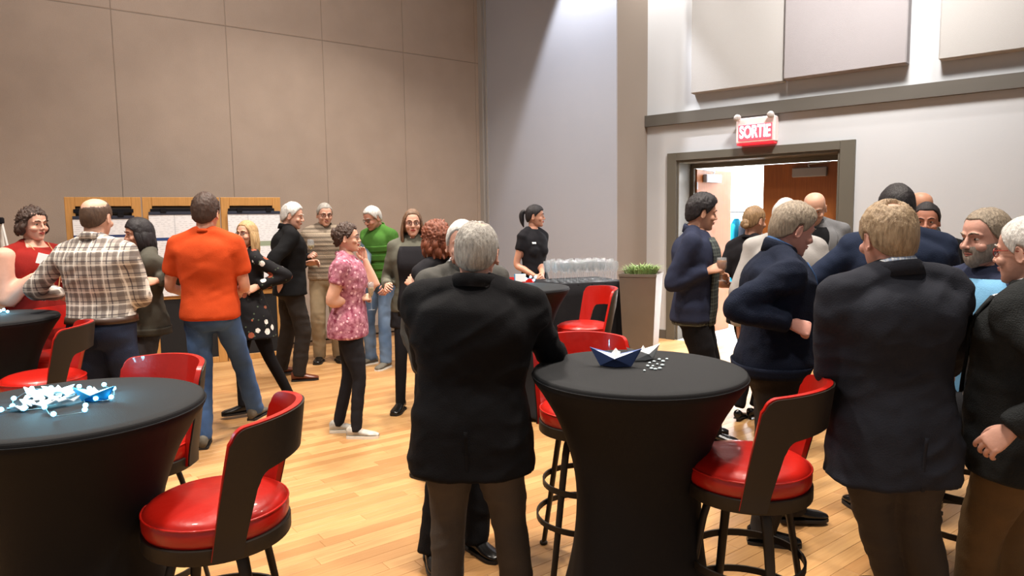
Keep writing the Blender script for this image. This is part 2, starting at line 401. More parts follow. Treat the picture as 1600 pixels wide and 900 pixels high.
leaf('door_2',fx1-0.05,-1,0,'right'); leaf('door_3',fx0+0.05,1,math.radians(84),'left')
# hall behind the door
M_hall=mat('white_hall_paint','f0f2f5',rough=0.8,spec=0.2)
HP=C_right-N2*0.45
def hallbox(u0_,u1_,o0,o1,z0,z1,g): uvz(g,HP,D2,-N2,u0_,u1_,z0,z1,o0,o1)
g=G(); hallbox(-1.6,4.8,3.6,3.8,0,3.3,g); wall_obj('wall_hall_back',g,M_hall)
g=G(); hallbox(-1.8,-1.6,0,3.8,0,3.3,g); hallbox(4.8,5.0,0,3.8,0,3.3,g); wall_obj('wall_hall_side',g,M_hall)
g=G(); hallbox(-1.8,5.0,0,3.8,3.3,3.4,g); wall_obj('ceiling_hall',g,M_hall)
g=G(); hallbox(-1.8,5.0,-0.46,3.8,-0.02,0.001,g); wall_obj('floor_hall',g,mat('pale_hall_tile','d8d4ce',rough=0.3,var=0.05))
# ceiling
g=G(); box(g,-12,9,-2,13,CEIL,CEIL+0.1); wall_obj('ceiling',g,M_ceil)

# ------------------------------------------------------------------ floor planks
fm=NT('maple_planks',rough=0.42,spec=0.45)
oi=fm.N.new('ShaderNodeObjectInfo'); ge=fm.N.new('ShaderNodeNewGeometry')
rnd=fm.ma('FRACT',fm.ma('ADD',fm.ma('MULTIPLY',oi.outputs['Random'],7.31),fm.ma('MULTIPLY',ge.outputs['Random Per Island'],3.77)))
cv=fm.N.new('ShaderNodeCombineXYZ'); fm.L.new(fm.ma('ADD',fm.ma('MULTIPLY',fm.x,1.4),fm.ma('MULTIPLY',rnd,37.0)),cv.inputs[0]); fm.L.new(fm.ma('MULTIPLY',fm.y,26.0),cv.inputs[1]); fm.L.new(rnd,cv.inputs[2])
gr=fm.noise(3.0,5,vec=cv.outputs[0])
c1=fm.mix(rnd,'a27648','bf9663'); c2=fm.mix(fm.ma('MULTIPLY',fm.ma('SUBTRACT',gr,0.35),1.3),c1,'97683a'); fm.col(c2)
fm.b.inputs['Coat Weight'].default_value=0.15; fm.b.inputs['Coat Roughness'].default_value=0.3
M_plank=fm.m
g=G(); box(g,-12,9,-2,11.5,-0.06,-0.022); 
fl=wall_obj('floor',g,mat('dark_subfloor','5c4026',rough=0.8))
PW=0.083; LENS=(0.75,1.05,1.35); rz=math.atan2(D1[1],D1[0])
def plank_geo(L_,g,x=0,y=0):
    c=0.0011;a0_,a1_,b0,b1=x+0.0006,x+L_-0.0006,y+0.0006,y+PW-0.0006
    V=[(a0_,b0,-0.022),(a1_,b0,-0.022),(a1_,b1,-0.022),(a0_,b1,-0.022),(a0_,b0,-c),(a1_,b0,-c),(a1_,b1,-c),(a0_,b1,-c),(a0_+c,b0+c,0),(a1_-c,b0+c,0),(a1_-c,b1-c,0),(a0_+c,b1-c,0)]
    F=[(8,9,10,11)]
    for r_ in (0,4):
        for j in range(4): F.append((r_+j,r_+(j+1)%4,r_+4+(j+1)%4,r_+4+j))
    g.add(V,F)
cells=[]
CMi=CM.inverted()
for row in range(int(-12/PW),int(9/PW)):
    v=row*PW; x=-9-random.random()*1.2
    while x<13:
        L_=random.choice(LENS); mid=D1*(x+L_/2)+np.array([-D1[1],D1[0],0])*(v+PW/2)
        # inside room: on the room side of both walls
        ok=np.dot(mid-PL,N1)>-0.6 and np.dot(mid-C_right,N2)>-0.5 and mid[1]>-1.5 and mid[0]>-9 and mid[0]<8.5
        if ok:
            q=CMi@Vector(tuple(mid)); vis=False
            if q.z<-0.5:
                sx=800+F_PX*q.x/-q.z; sy=450-F_PX*q.y/-q.z; vis=(-150<sx<1750 and sy<1010)
            cells.append((x,v,L_,vis,float(np.linalg.norm(mid))))
        x+=L_
cells.sort(key=lambda c:(not c[3],c[4]))
pm={}
for L_ in LENS:
    g=G(); plank_geo(L_,g); m_=to_mesh(g,'plank'); m_.materials.append(M_plank); pm[L_]=m_
far=G()
def planks_build():
    for i,(x,v,L_,vis,dd) in enumerate(cells):
        if i<298 and vis:
            o=bpy.data.objects.new('plank',pm[L_]); COL.objects.link(o); o.parent=fl
            p=D1*x+np.array([-D1[1],D1[0],0])*v; o.location=(p[0],p[1],0); o.rotation_euler=(0,0,rz)
        else: plank_geo(L_,far,x,v)
    me=to_mesh(far,'plank_field'); me.materials.append(M_plank); o=bpy.data.objects.new('plank_field',me); COL.objects.link(o); o.parent=fl; o.rotation_euler=(0,0,rz); o['kind']='stuff'

# ------------------------------------------------------------------ bar stools and tables
def shell_geo(r_off,th,shrink=0.0):
    """arch-shaped back panel wrapped round the seat: wide band on two side legs"""
    n=14
    def outline(za,zt,ab,at,rc,zc):
        L=[]
        for t in np.linspace(0,1,10): L.append((-(ab+(at-ab)*t*0.9),za+(zt-rc-za)*t))
        for t in np.linspace(0,PI/2,7)[1:]: L.append((-(at-zc+zc*math.cos(t))+0.0,zt-rc+rc*math.sin(t)))
        for t in np.linspace(-1,0,8)[1:]: L.append(((at-zc)*t,zt+0.012*(1-t*t)))
        R=[(-a,z) for a,z in L[:-1]][::-1]; return L+R
    s=shrink
    A=outline(0.665,1.06-s,math.radians(76)-s*3,math.radians(60)-s*3,0.05,0.18)
    B=outline(0.665,0.915+s,math.radians(55)+s*3,math.radians(43)+s*3,0.05,0.16)
    g=G(); k=6; rows=[]
    for side in (0,1):
        for j in range(k+1):
            t=j/k; ring_=[]
            for (a,z),(b,y) in zip(A,B):
                az=a*(1-t)+b*t; zz=z*(1-t)+y*t; R=0.232+0.045*max(0,(zz-0.72))/0.36+r_off+(th if side else 0)
                ring_.append((R*math.sin(az),-R*math.cos(az),zz))
            rows.append(ring_)
    order=rows[:k+1]+rows[k+1:][::-1]; m=len(A); V=[p for r_ in order for p in r_]; F=[]; q=len(order)
    for i in range(q):
        for j in range(m-1): F.append((i*m+j,i*m+j+1,((i+1)%q)*m+j+1,((i+1)%q)*m+j))
    F.append(tuple(i*m for i in range(q))); F.append(tuple(i*m+m-1 for i in range(q))[::-1])
    g.add(V,F); return g
stool_proto=[None]
def make_stool():
    root=empty('bar_stool')
    g=G(); lathe(g,dens([(0.02,0.795),(0.10,0.793),(0.165,0.786),(0.203,0.772),(0.218,0.750),(0.220,0.725),(0.214,0.702),(0.19,0.695),(0.02,0.695)],2),48)
    st=mk('seat',g,M_vinyl,root); recalc(st.data)
    g=G(); tube(g,[(0.2185*math.cos(a),0.2185*math.sin(a),0.757) for a in np.arange(48)/48*2*PI],0.0035,6,closed=True); mk('piping',g,M_vinyl,st)
    g=G(); lathe(g,[(0.19,0.652),(0.222,0.652),(0.224,0.656),(0.224,0.697),(0.222,0.70),(0.19,0.70),(0.19,0.652)],48); o=mk('seat_ring',g,M_iron,root,ang=30); recalc(o.data)
    g=G(); lathe(g,[(0.07,0.60),(0.11,0.61),(0.12,0.652),(0.05,0.652)],24); o=mk('swivel_plate',g,M_iron,root,ang=30); recalc(o.data)
    o=mk('back_shell',shell_geo(0.0,0.007),M_iron,root,ang=40); recalc(o.data)
    o=mk('back_pad',shell_geo(-0.020,0.020,-0.004),M_vinyl,root,ang=40); recalc(o.data)
    for a in (45,135,225,315):
        c,s=math.cos(math.radians(a)),math.sin(math.radians(a)); g=G()
        tube(g,[(c*0.10,s*0.10,0.645),(c*0.15,s*0.15,0.61),(c*0.185,s*0.185,0.45),(c*0.225,s*0.225,0.22),(c*0.262,s*0.262,0.012)],[0.021,0.021,0.019,0.018,0.017],8,3,ratio=0.55,up=(c,s,0))
        lg=mk('leg',g,M_iron,root)
        g=G(); lathe(g,[(0.016,0.0),(0.02,0.004),(0.02,0.014),(0.012,0.02)],12,(c*0.264,s*0.264,0)); mk('foot_glide',g,M_iron,lg)
    for z,r in ((0.40,0.205),(0.235,0.236)):
        g=G(); lathe(g,[(r-0.004,z-0.013),(r+0.004,z-0.013),(r+0.004,z+0.013),(r-0.004,z+0.013),(r-0.004,z-0.013)],40)
        mk('foot_ring',g,M_iron,root,ang=30)
    return root
def stool(px,Y,face,label):
    p=at_d(px,450,Y)
    if stool_proto[0] is None: o=make_stool(); stool_proto[0]=o
    else: o=copy_tree(stool_proto[0])
    o.location=(p[0],p[1],0); o.rotation_euler=(0,0,-math.radians(face))
    tag(o,label,'stool','red bar stools round the cocktail tables'); return o
stool(320,2.18,266,'red vinyl bar stool in the left foreground, back turned to camera')
stool(1173,2.48,308,'red bar stool right of the navy paper boat table, under the grey suit man elbow')
stool(915,3.26,176,'red bar stool tucked behind the table with the navy paper boat')
stool(196,2.82,205,'red bar stool behind the blue lit table, only its back top showing')
stool(56,4.05,250,'red bar stool at left edge with dark back facing camera')
stool(84,4.75,170,'red bar stool in front of the woman in the red dress')
stool(912,5.75,248,'red bar stool beside the far table, seat turned towards camera')
stool(800,6.60,172,'red bar stool behind the far table with blue lights')
stool(1528,3.12,300,'bar stool under the seated bearded man at right')

table_proto=[None]
def table_cover():
    prof=[(0.30,1.072),(0.388,1.072),(0.398,1.068),(0.402,1.058),(0.401,1.044),(0.392,1.028),(0.372,1.0),(0.345,0.955),(0.312,0.895),(0.278,0.81),(0.253,0.72),(0.243,0.63),(0.245,0.54),(0.256,0.44),(0.273,0.33),(0.298,0.22),(0.325,0.12),(0.350,0.045),(0.354,0.015)]
    n=72; an=np.arange(n)/n*2*PI; R=[]
    for r,z in dens(prof,2):
        lobe=max(0,(0.75-z)/0.75)**1.2; rr=r*(1-0.20*lobe+0.26*lobe*(0.5+0.5*np.cos(4*an))**1.4)
        zz=z+ (0.05*lobe**4*(0.5-0.5*np.cos(4*an)))
        R.append(np.column_stack([rr*np.cos(an),rr*np.sin(an),zz]))
    g=G(); rings(g,R); return g
def cocktail(px,py,label,rot=20):
    p=at_z(px,py,1.07)
    if table_proto[0] is None:
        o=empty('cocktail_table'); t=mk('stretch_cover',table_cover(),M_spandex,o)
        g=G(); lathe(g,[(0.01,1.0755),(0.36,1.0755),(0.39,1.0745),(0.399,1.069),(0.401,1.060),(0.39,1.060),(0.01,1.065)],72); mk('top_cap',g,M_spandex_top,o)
        g=G(); tube(g,[(0.4025*math.cos(a),0.4025*math.sin(a),1.056) for a in np.arange(72)/72*2*PI],0.003,6,closed=True); mk('rim_seam',g,M_spandex,t)
        for a in range(4):
            g=G(); lathe(g,[(0.02,0),(0.03,0.002),(0.028,0.03),(0.01,0.04)],14,(0.335*math.cos(a*PI/2),0.335*math.sin(a*PI/2),0)); mk('table_foot',g,M_iron,o)
        table_proto[0]=o
    else: o=copy_tree(table_proto[0])
    o.location=(p[0],p[1],0); o.rotation_euler=(0,0,math.radians(rot)); tag(o,label,'table','high cocktail tables in stretch covers'); return p
T_left=cocktail(108,634,'black covered cocktail table at left foreground with glowing blue lights on it',25)
T_mid=cocktail(997,578,'black covered cocktail table carrying navy and white paper boats',48)
T_far=cocktail(-24,497,'black covered cocktail table cut off at the left edge',10)
T_back=cocktail(815,449,'black covered cocktail table before the serving bar',30)

# ---- table decorations
def boat(loc,rz,L,m_out,m_in,label,tilt=0):
    o=empty('paper_boat',loc,rz,label,'paper boat'); h=L*0.36; w_=L*0.24; t=0.0012
    def sheet(P,m,name):
        P=np.array(P,float); g=G(); nrm=np.cross(P[1]-P[0],P[2]-P[0]); nrm/=np.linalg.norm(nrm); k=len(P)
        V=np.vstack([P+nrm*t,P-nrm*t]); F=[tuple(range(k)),tuple(range(2*k-1,k-1,-1))]+[(i,(i+1)%k+0,(i+1)%k+k,i+k)[::-1] for i in range(k)]
        g.add(V,F); return mk(name,g,m,o,smooth=False)
    for s in (1,-1):
        sheet([(-L/2,0,h),(-L*0.30,0,0),(L*0.30,0,0),(L/2,0,h),(0,s*w_,h*0.52)],m_out,'hull_side')
    sheet([(-L*0.2,0.0,h*0.3),(L*0.2,0.0,h*0.3),(0,0.0,h*1.0)],m_in,'paper_peak')
    sheet([(-L*0.46,0,h*0.90),(0,w_*0.92,h*0.49),(0,-w_*0.92,h*0.49)],m_in,'deck_fold'); sheet([(L*0.46,0,h*0.90),(0,-w_*0.92,h*0.49),(0,w_*0.92,h*0.49)],m_in,'deck_fold')
    g=G(); g.add([(-L*0.30,0,0.0),(L*0.30,0,0.0),(0,L*0.11,0.0),(0,-L*0.11,0.0),(0,0,-0.0005)],[(0,3,4),(3,1,4),(1,2,4),(2,0,4)]); mk('paper_base',g,m_out,o,smooth=False)
    return o
ZT_=1.0768
def tp(px,py): 
    q=at_z(px,py,ZT_); return (q[0],q[1],ZT_)
boat(tp(962,572),math.radians(-14),0.20,M_blue_paper,M_paper,'navy folded paper boat on the middle cocktail table')
boat(tp(1005,562),math.radians(24),0.16,M_paper,M_paper,'white folded paper boat behind the navy boat, middle table')
M_gem=mat('pale_glass_pebble','cfe0e6',rough=0.15,spec=0.7,coat=0.4)
gem=G(); ball(gem,(0,0,0.005),(0.010,0.008,0.005),12,7); gme=to_mesh(gem,'glass_pebble'); gme.polygons.foreach_set('use_smooth',[True]*len(gme.polygons)); gme.materials.append(M_gem)
def pebbles(pts,lab,grp):
    for i,(a,b) in enumerate(pts):
        o=bpy.data.objects.new('glass_pebble',gme); COL.objects.link(o); o.location=tp(a,b); s=random.uniform(0.6,0.95); o.scale=(s,s,s); o.rotation_euler=(0,0,random.random()*3); tag(o,lab,'pebble',grp)
pebbles([(1012,573),(1018,577),(1024,578),(1031,577),(1015,568),(1022,566),(1027,570),(1035,572),(1020,573),(1030,563),(1036,566),(1042,562),(1007,580)],'small pale glass pebble beside the white boat on the middle table','pebbles by the paper boats')
pebbles([(948,563),(967,552)],'small pebble lying alone against the navy paper boat','pebbles in front of the navy boat')
M_led=mat('cyan_led','bff4ff',emit='66d0ff',estr=12.0)
M_wire=mat('thin_clear_wire','6d8a96',rough=0.3,metal=0.5)
def led_string(pts,label,r=0.0075):
    c=tp(*pts[0]); o=empty('string_light',c,0,label,'lights')
    P=[np.array(tp(*p))-np.array(c)+np.array([0,0,0.006]) for p in pts]
    g=G(); tube(g,P,0.0012,6,5); mk('wire',g,M_wire,o)
    b=G(); ball(b,(0,0,0),(r,r,r),12,8); bm=to_mesh(b,'bulb'); bm.polygons.foreach_set('use_smooth',[True]*len(bm.polygons)); bm.materials.append(M_led)
    for p in P:
        q=bpy.data.objects.new('bulb',bm); COL.objects.link(q); q.parent=o; q.location=tuple(p+np.array([0,0,r*0.8]))
    return c
led_string([(2,646),(20,640),(22,628),(50,612),(80,611),(90,618),(124,609),(130,622),(134,639),(133,646),(84,653),(70,642),(38,644)],'string of glowing blue white lights round the paper pile, left table')
led_string([(163,606),(178,612),(174,626),(150,628),(140,612)],'short string of glowing blue lights beside the blue boat')
led_string([(822,438),(829,435),(837,435),(834,440)],'pair of blue lights on the far table before the bar',0.011)
led_string([(1,489),(6,487),(12,490)],'blue lights on the table at the left edge',0.009)
for (a,b,en) in ((70,625,2.2),(150,618,1.6),(829,436,0.9),(5,488,0.5)):
    p=tp(a,b); d_=bpy.data.lights.new('led_glow','POINT'); d_.energy=en*2.0; d_.color=(0.25,0.75,1.0); d_.shadow_soft_size=0.03; q=bpy.data.objects.new('led_glow',d_); COL.objects.link(q); q.location=(p[0],p[1],p[2]+0.05)
M_bluebox=mat('bright_blue_paper','1787b8',rough=0.5)
boat(tp(148,626),math.radians(8),0.13,M_bluebox,M_paper,'bright blue paper boat with white sail on the left table')
boat(tp(54,622),math.radians(-20),0.095,M_paper,M_paper,'small white paper boat at the left of the glowing pile')
boat(tp(92,618),math.radians(15),0.10,M_paper,M_paper,'small white paper boat behind the glowing white pile')
# crumpled white paper bed
def slip(px,py,s,rz,i):
    g=G(); n=8; V=[];
    for r_ in (0,1,2):
        for j in range(n):
            a=j/n*2*PI; q=s*(r_/2)*(1+0.25*math.sin(3*a+i)); V.append((q*math.cos(a),q*0.55*math.sin(a),0.004+0.006*((j+i)%3)*(r_/2)))
    F=[(0*n+j,0*n+(j+1)%n,n+(j+1)%n,n+j) for j in range(n)]+[(n+j,n+(j+1)%n,2*n+(j+1)%n,2*n+j) for j in range(n)]
    V2=[(x,y,z+0.003) for x,y,z in V]; k=len(V); F2=[tuple(f_+k for f_ in f)[::-1] for f in F]; E=[(2*n+j,2*n+(j+1)%n,2*n+(j+1)%n+k,2*n+j+k) for j in range(n)]
    g.add(V+V2,F+F2+E); o=mk('paper_petal',g,M_paper,None,smooth=False); o.location=tp(px,py); o.location.z+=0.003*(i%4); o.rotation_euler=(0,0,rz); return tag(o,'white paper petal in the glowing pile on the left table','paper','paper petals on the left table')
for i,(a,b) in enumerate([(48,626),(60,630),(75,633),(88,630),(100,626),(72,624),(60,621),(84,622),(97,619),(66,637),(52,634),(80,638),(30,642),(44,638),(104,633),(110,623)]): slip(a,b,0.032,random.random()*3,i)
# back table bits
o=empty('place_card',tp(812,440),0.3,'small white and blue card standing on the far table','card')
g=G(); rbox(g,-0.05,0.05,-0.03,-0.026,0,0.07,0.001); mk('card_face',g,M_paper,o,smooth=False); g=G(); rbox(g,-0.05,0.05,0.0,0.004,0,0.07,0.001); mk('card_back',g,M_bluebox,o,smooth=False)
# ------------------------------------------------------------------ serving bar, glasses, planter
def glass_mesh(kind):
    g=G()
    if kind=='flute': prof=[(0.030,0.0),(0.031,0.002),(0.006,0.006),(0.004,0.02),(0.004,0.085),(0.012,0.10),(0.021,0.125),(0.0245,0.16),(0.0225,0.215),(0.0212,0.215),(0.0232,0.16),(0.0195,0.125),(0.010,0.103),(0.001,0.098)]
    elif kind=='wine': prof=[(0.034,0.0),(0.035,0.002),(0.007,0.006),(0.004,0.02),(0.004,0.075),(0.016,0.085),(0.036,0.112),(0.041,0.14),(0.036,0.175),(0.032,0.195),(0.0305,0.195),(0.0345,0.175),(0.0392,0.14),(0.034,0.113),(0.014,0.088),(0.001,0.084)]
    else: prof=[(0.032,0.0),(0.034,0.002),(0.0125,0.008),(0.006,0.02),(0.006,0.05),(0.02,0.062),(0.034,0.09),(0.036,0.13),(0.032,0.165),(0.030,0.165),(0.034,0.13),(0.032,0.092),(0.018,0.066),(0.001,0.06)]
    lathe(g,prof,20); me=to_mesh(g,kind+'_glass'); recalc(me); me.polygons.foreach_set('use_smooth',[True]*len(me.polygons)); me.materials.append(M_glass); return me
GM={k:glass_mesh(k) for k in ('flute','wine','beer')}
def fill_mesh(prof,m):
    g=G(); lathe(g,prof,18); me=to_mesh(g,'drink'); recalc(me); me.polygons.foreach_set('use_smooth',[True]*len(me.polygons)); me.materials.append(m); return me
FM={'flute':fill_mesh([(0.002,0.1),(0.0185,0.126),(0.0222,0.16),(0.0222,0.172),(0.001,0.172)],M_wine),'wine':fill_mesh([(0.002,0.088),(0.033,0.115),(0.036,0.13),(0.001,0.13)],M_wine),'beer':fill_mesh([(0.002,0.064),(0.031,0.093),(0.033,0.13),(0.0315,0.145),(0.001,0.145)],M_beer)}
def glass(kind,loc,label,group=None,cat_='glass',full=True,tilt=(0,0)):
    o=empty({'flute':'champagne_flute','wine':'wine_glass','beer':'beer_glass'}[kind],loc,0,label,cat_,group); o.rotation_euler=(tilt[0],tilt[1],0)
    b=bpy.data.objects.new('glass_bowl',GM[kind]); COL.objects.link(b); b.parent=o
    if full: f=bpy.data.objects.new('drink',FM[kind]); COL.objects.link(f); f.parent=o
    return o
bp0=at_d(838,441,6.9); bp1=at_d(956,441,7.2)
bd=bp1-bp0; bd[2]=0; BL=float(np.linalg.norm(bd)); bd/=BL; bz=1.02
bar=empty('serving_bar',tuple((bp0+bp1)/2*np.array([1,1,0])),math.atan2(bd[1],bd[0]),'black cloth covered serving bar crowded with glasses at the grey wall','bar')
g=G(); rbox(g,-BL/2,BL/2,-0.32,0.32,bz-0.03,bz,0.01); mk('counter_top',g,fabric('black_bar_cloth','1b1a1d'),bar,smooth=False)
g=G(); n=120; R=[]
per=[]; 
for t in np.linspace(0,1,n,endpoint=False):
    s=t*2*(BL+0.64)
    if s<BL: p=(-BL/2+s,-0.32)
    elif s<BL+0.64: p=(BL/2,-0.32+s-BL)
    elif s<2*BL+0.64: p=(BL/2-(s-BL-0.64),0.32)
    else: p=(-BL/2,0.32-(s-2*BL-0.64))
    per.append(p)
for z in (0.02,0.3,0.6,0.9,bz-0.012):
    k_=(bz-z)/bz; R.append(np.array([(x*(1.0+0.02*k_)+0.012*k_*math.sin(i*1.05),y*(1+0.03*k_)+0.012*k_*math.cos(i*1.05),z) for i,(x,y) in enumerate(per)]))
rings(g,R); mk('cloth_skirt',g,fabric('black_bar_cloth','1b1a1d'),bar)
k=0
for r_ in range(4):
    for j in range(10):
        if r_==0 and j<1: continue
        x=-BL/2+0.13+j*(BL-0.2)/9.5+(r_%2)*0.03; y=-0.24+r_*0.115
        p=(bp0+bp1)/2; px_=p[0]+bd[0]*x-bd[1]*y; py_=p[1]+bd[1]*x+bd[0]*y
        glass('flute' if (r_+j)%3 else 'wine',(px_,py_,bz+0.001),'clear stemmed glass standing in rows on the serving bar','stemmed glasses on the bar',full=False)
# planter
pp=at_d(1002,420,6.8)
pl=empty('planter',(pp[0],pp[1],0),math.radians(-22),'tall tapered metallic planter with green grass beside the serving bar','planter')
PZ=1.10
def frustum(z0,z1,a,b,th=0):
    g=G(); g.add([(sx*a,sy*a,z0) for sx,sy in ((-1,-1),(1,-1),(1,1),(-1,1))]+[(sx*b,sy*b,z1) for sx,sy in ((-1,-1),(1,-1),(1,1),(-1,1))],[(0,3,2,1),(4,5,6,7)]+[(i,(i+1)%4,(i+1)%4+4,i+4) for i in range(4)]); return g
M_plnt=mat('champagne_metal_planter','8a7d70',rough=0.38,metal=0.55,bump=0.03,bscale=20,var=0.05)
mk('pot',frustum(0,PZ,0.125,0.178),M_plnt,pl,smooth=False); g=G()
for (x0,x1,y0,y1) in ((-0.182,0.182,-0.182,-0.165),(-0.182,0.182,0.165,0.182),(-0.182,-0.165,-0.165,0.165),(0.165,0.182,-0.165,0.165)): box(g,x0,x1,y0,y1,PZ-0.02,PZ+0.006)
mk('rim',g,M_plnt,pl,smooth=False)
g=G()
for i in range(420):
    a=random.random()*2*PI; r=0.15*math.sqrt(random.random()); x,y=r*math.cos(a),r*math.sin(a); h=random.uniform(0.05,0.10); ox,oy=random.gauss(x*0.55,0.03),random.gauss(y*0.55,0.03)
    P=[(x,y,PZ-0.01),(x+ox*0.4,y+oy*0.4,PZ+h*0.75),(x+ox,y+oy,PZ+h*random.uniform(0.6,1.05))]
    w_=0.005; d=np.array([-oy,ox,0])/(math.hypot(ox,oy)+1e-6)*w_
    P=np.array(P); V=[P[0]-d,P[0]+d,P[1]-d,P[1]+d,P[2]]; g.add(V,[(0,1,3,2),(2,3,4)])
gm=NT('planter_grass',rough=0.55); gm.col(gm.mix(gm.noise(40,2),'3f6a22','b5c98a')); gg=mk('grass',g,gm.m,pl,smooth=False); gg['kind']='stuff'
# exit sign
su,sz=uR(1186,205)
sg=empty('exit_sign',tuple(C_right+D2*su+N2*0.09+np.array([0,0,sz])),math.atan2(D2[1],D2[0]),'lit red and white SORTIE exit sign with two lamp heads above the door','sign')
M_sgn=mat('sign_housing','e6cfcb',rough=0.5); g=G(); rbox(g,-0.235,0.235,-0.035,0.09,-0.14,0.155,0.01); mk('housing',g,M_sgn,sg,smooth=False)
g=G(); rbox(g,-0.205,0.205,-0.042,-0.034,-0.115,0.075,0.004); mk('red_face',g,mat('sign_red_face','d8505c',rough=0.4,emit='f04050',estr=1.1),sg,smooth=False)
g=G(); rbox(g,-0.225,0.225,-0.036,0.07,-0.165,-0.142,0.004); mk('red_under_lens',g,mat('sign_red_lens','c02030',rough=0.4,emit='ff2030',estr=0.6),sg,smooth=False)
def text_geo(s,size,depth):
    c=bpy.data.curves.new('t','FONT'); c.body=s; c.size=size; c.extrude=depth; c.align_x='CENTER'; c.align_y='CENTER'; c.offset=size*0.018
    o=bpy.data.objects.new('t',c); COL.objects.link(o); me=bpy.data.meshes.new_from_object(o.evaluated_get(bpy.context.evaluated_depsgraph_get())); bpy.data.objects.remove(o); return me
tm=text_geo('SORTIE',0.145,0.002); tm.materials.append(mat('sign_letters','fff2f2',emit='ffe6ea',estr=7.0)); to=bpy.data.objects.new('lettering',tm); COL.objects.link(to); to.parent=sg; to.location=(0,-0.046,-0.02); to.rotation_euler=(PI/2,0,0); to.scale=(0.80,1.38,1)
for s in (-1,1):
    g=G(); lathe(g,[(0.01,0),(0.035,0.005),(0.042,0.035),(0.038,0.055),(0.012,0.058)],18); g.xf(Matrix.Translation((s*0.20,-0.05,0.165))@Matrix.Rotation(math.radians(100),4,'X')); h=mk('lamp_head',g,mat('lamp_head_plastic','b9b2ae',rough=0.3),sg)
    g=G(); tube(g,[(s*0.20,0.0,0.13),(s*0.20,-0.03,0.165)],0.012,8); mk('lamp_bracket',g,M_chrome,h)
# ------------------------------------------------------------------ display boards and posters
A=at_d(110,420,7.55); B=at_d(444,420,8.6)
def bpx(px):
    d=(B-A)*np.array([1,1,0]); p=isect(A*np.array([1,1,0]),d,np.zeros(3),np.array([ray(px,450)[0],ray(px,450)[1],0])); return p
BT=float(at_d(230,308,float(bpx(230)[1]))[2]); print('board top',BT)
M_pin=mat('black_board_panel','131316',rough=0.8,bump=0.1,bscale=100)
def poster_mat(name,bands,hd):
    p=NT(name,rough=0.6,spec=0.3)
    lines=p.ma('MULTIPLY',p.stripe(p.z,0.022,0.35),p.ma('GREATER_THAN',p.noise(26,2,stretch=(1,1,3.0)),0.5))
    c=p.mix(p.ma('MULTIPLY',lines,0.35),'e3e5ea','8a8e98')
    box_=p.ma('MULTIPLY',p.stripe(p.x,0.36,0.04,0.22),0.4); c=p.mix(box_,c,'9aa0ac')
    for (z0,z1,cc) in bands:
        f=p.ma('MULTIPLY',p.ma('GREATER_THAN',p.z,z0),p.ma('LESS_THAN',p.z,z1)); c=p.mix(f,c,cc)
    p.col(c); return p.m
def board(pa,pb,label,poster):
    P,Q=bpx(pa),bpx(pb); d=Q-P; L_=float(np.linalg.norm(d)); a=math.atan2(d[1],d[0])
    o=empty('display_board',tuple((P+Q)/2),a,label,'display board','wooden display boards along the partition'); h=L_/2-0.003
    rw=0.095
    piece('stile',-h,-h+rw,-0.02,0.02,0,BT,M_wood,o,0.004); piece('stile',h-rw,h,-0.02,0.02,0,BT,M_wood,o,0.004)
    piece('top_rail',-h+rw,h-rw,-0.02,0.02,BT-0.10,BT,M_wood,o); piece('middle_rail',-h+rw,h-rw,-0.02,0.02,0.78,0.84,M_wood,o); piece('bottom_rail',-h+rw,h-rw,-0.02,0.02,0.0,0.07,M_wood,o)
    piece('lower_panel',-h+rw,h-rw,-0.012,0.012,0.07,0.78,M_pin,o); piece('upper_panel',-h+rw,h-rw,0.0,0.012,0.84,BT-0.10,mat('dark_felt_panel','3a3128',rough=0.9),o)
    piece('hanging_bar',-h+rw*0.8,h-rw*0.8,-0.03,-0.02,BT-0.17,BT-0.13,M_black,o,0.002)
    x0,x1,z0,z1,m,lab=poster
    q=empty('poster',tuple((P+Q)/2),a,lab,'poster'); 
    qo=np.array([ (x0+x1)/2*h, 0, 0]); R=Matrix.Rotation(a,3,'Z'); off=R@Vector((qo[0],-0.045,0)); q.location=Vector(tuple((P+Q)/2))+off+Vector((0,0,z0))
    g=G(); W=(x1-x0)*h/2; H_=z1-z0; nx=8; V=[]; F=[]
    for s in (0,1):
        for i in range(nx+1):
            for kz in range(5): V.append((-W+2*W*i/nx,0.006*math.sin(i*0.9+kz*0.5)*(1-kz/4)+(0.002 if s else 0),H_*kz/4))
    for i in range(nx):
        for kz in range(4):
            b_=i*5+kz; F.append((b_,b_+5,b_+6,b_+1)); c_=b_+(nx+1)*5; F.append((c_,c_+1,c_+6,c_+5))
    g.add(V,F); sh=mk('sheet',g,m,q)
    piece('hanger_strip',-W,W,-0.006,0.006,H_,H_+0.035,mat('dark_poster_rail','2b3040',rough=0.5),q,0.002)
    for s in (-0.55,0.55): piece('binder_clip',s*W-0.03,s*W+0.03,-0.012,0.008,H_+0.02,H_+0.075,M_black,q,0.004)
    return o,q
pm1=poster_mat('poster_print_one',[(0.55,0.58,'2d3c66')],0); pm2=poster_mat('poster_print_two',[(0.63,0.665,'2b4478'),(0.30,0.335,'2b4478')],0); pm3=poster_mat('poster_print_three',[(0.50,0.56,'94a08a'),(0.2,0.22,'6b7688')],0)
board(110,229,'wooden display board behind the man in the plaid shirt',(-0.82,0.80,0.95,1.70,pm1,'white poster hanging behind the man in the plaid shirt'))
b2,q2=board(230,350,'wooden display board behind the man in the orange shirt',(-0.86,0.80,0.82,1.74,pm2,'white poster with blue heading bands left of the orange shirt'))
board(351,444,'wooden display board beside the white haired man in black',(-0.80,0.96,0.86,1.74,pm3,'white poster behind the blonde woman in the floral dress'))
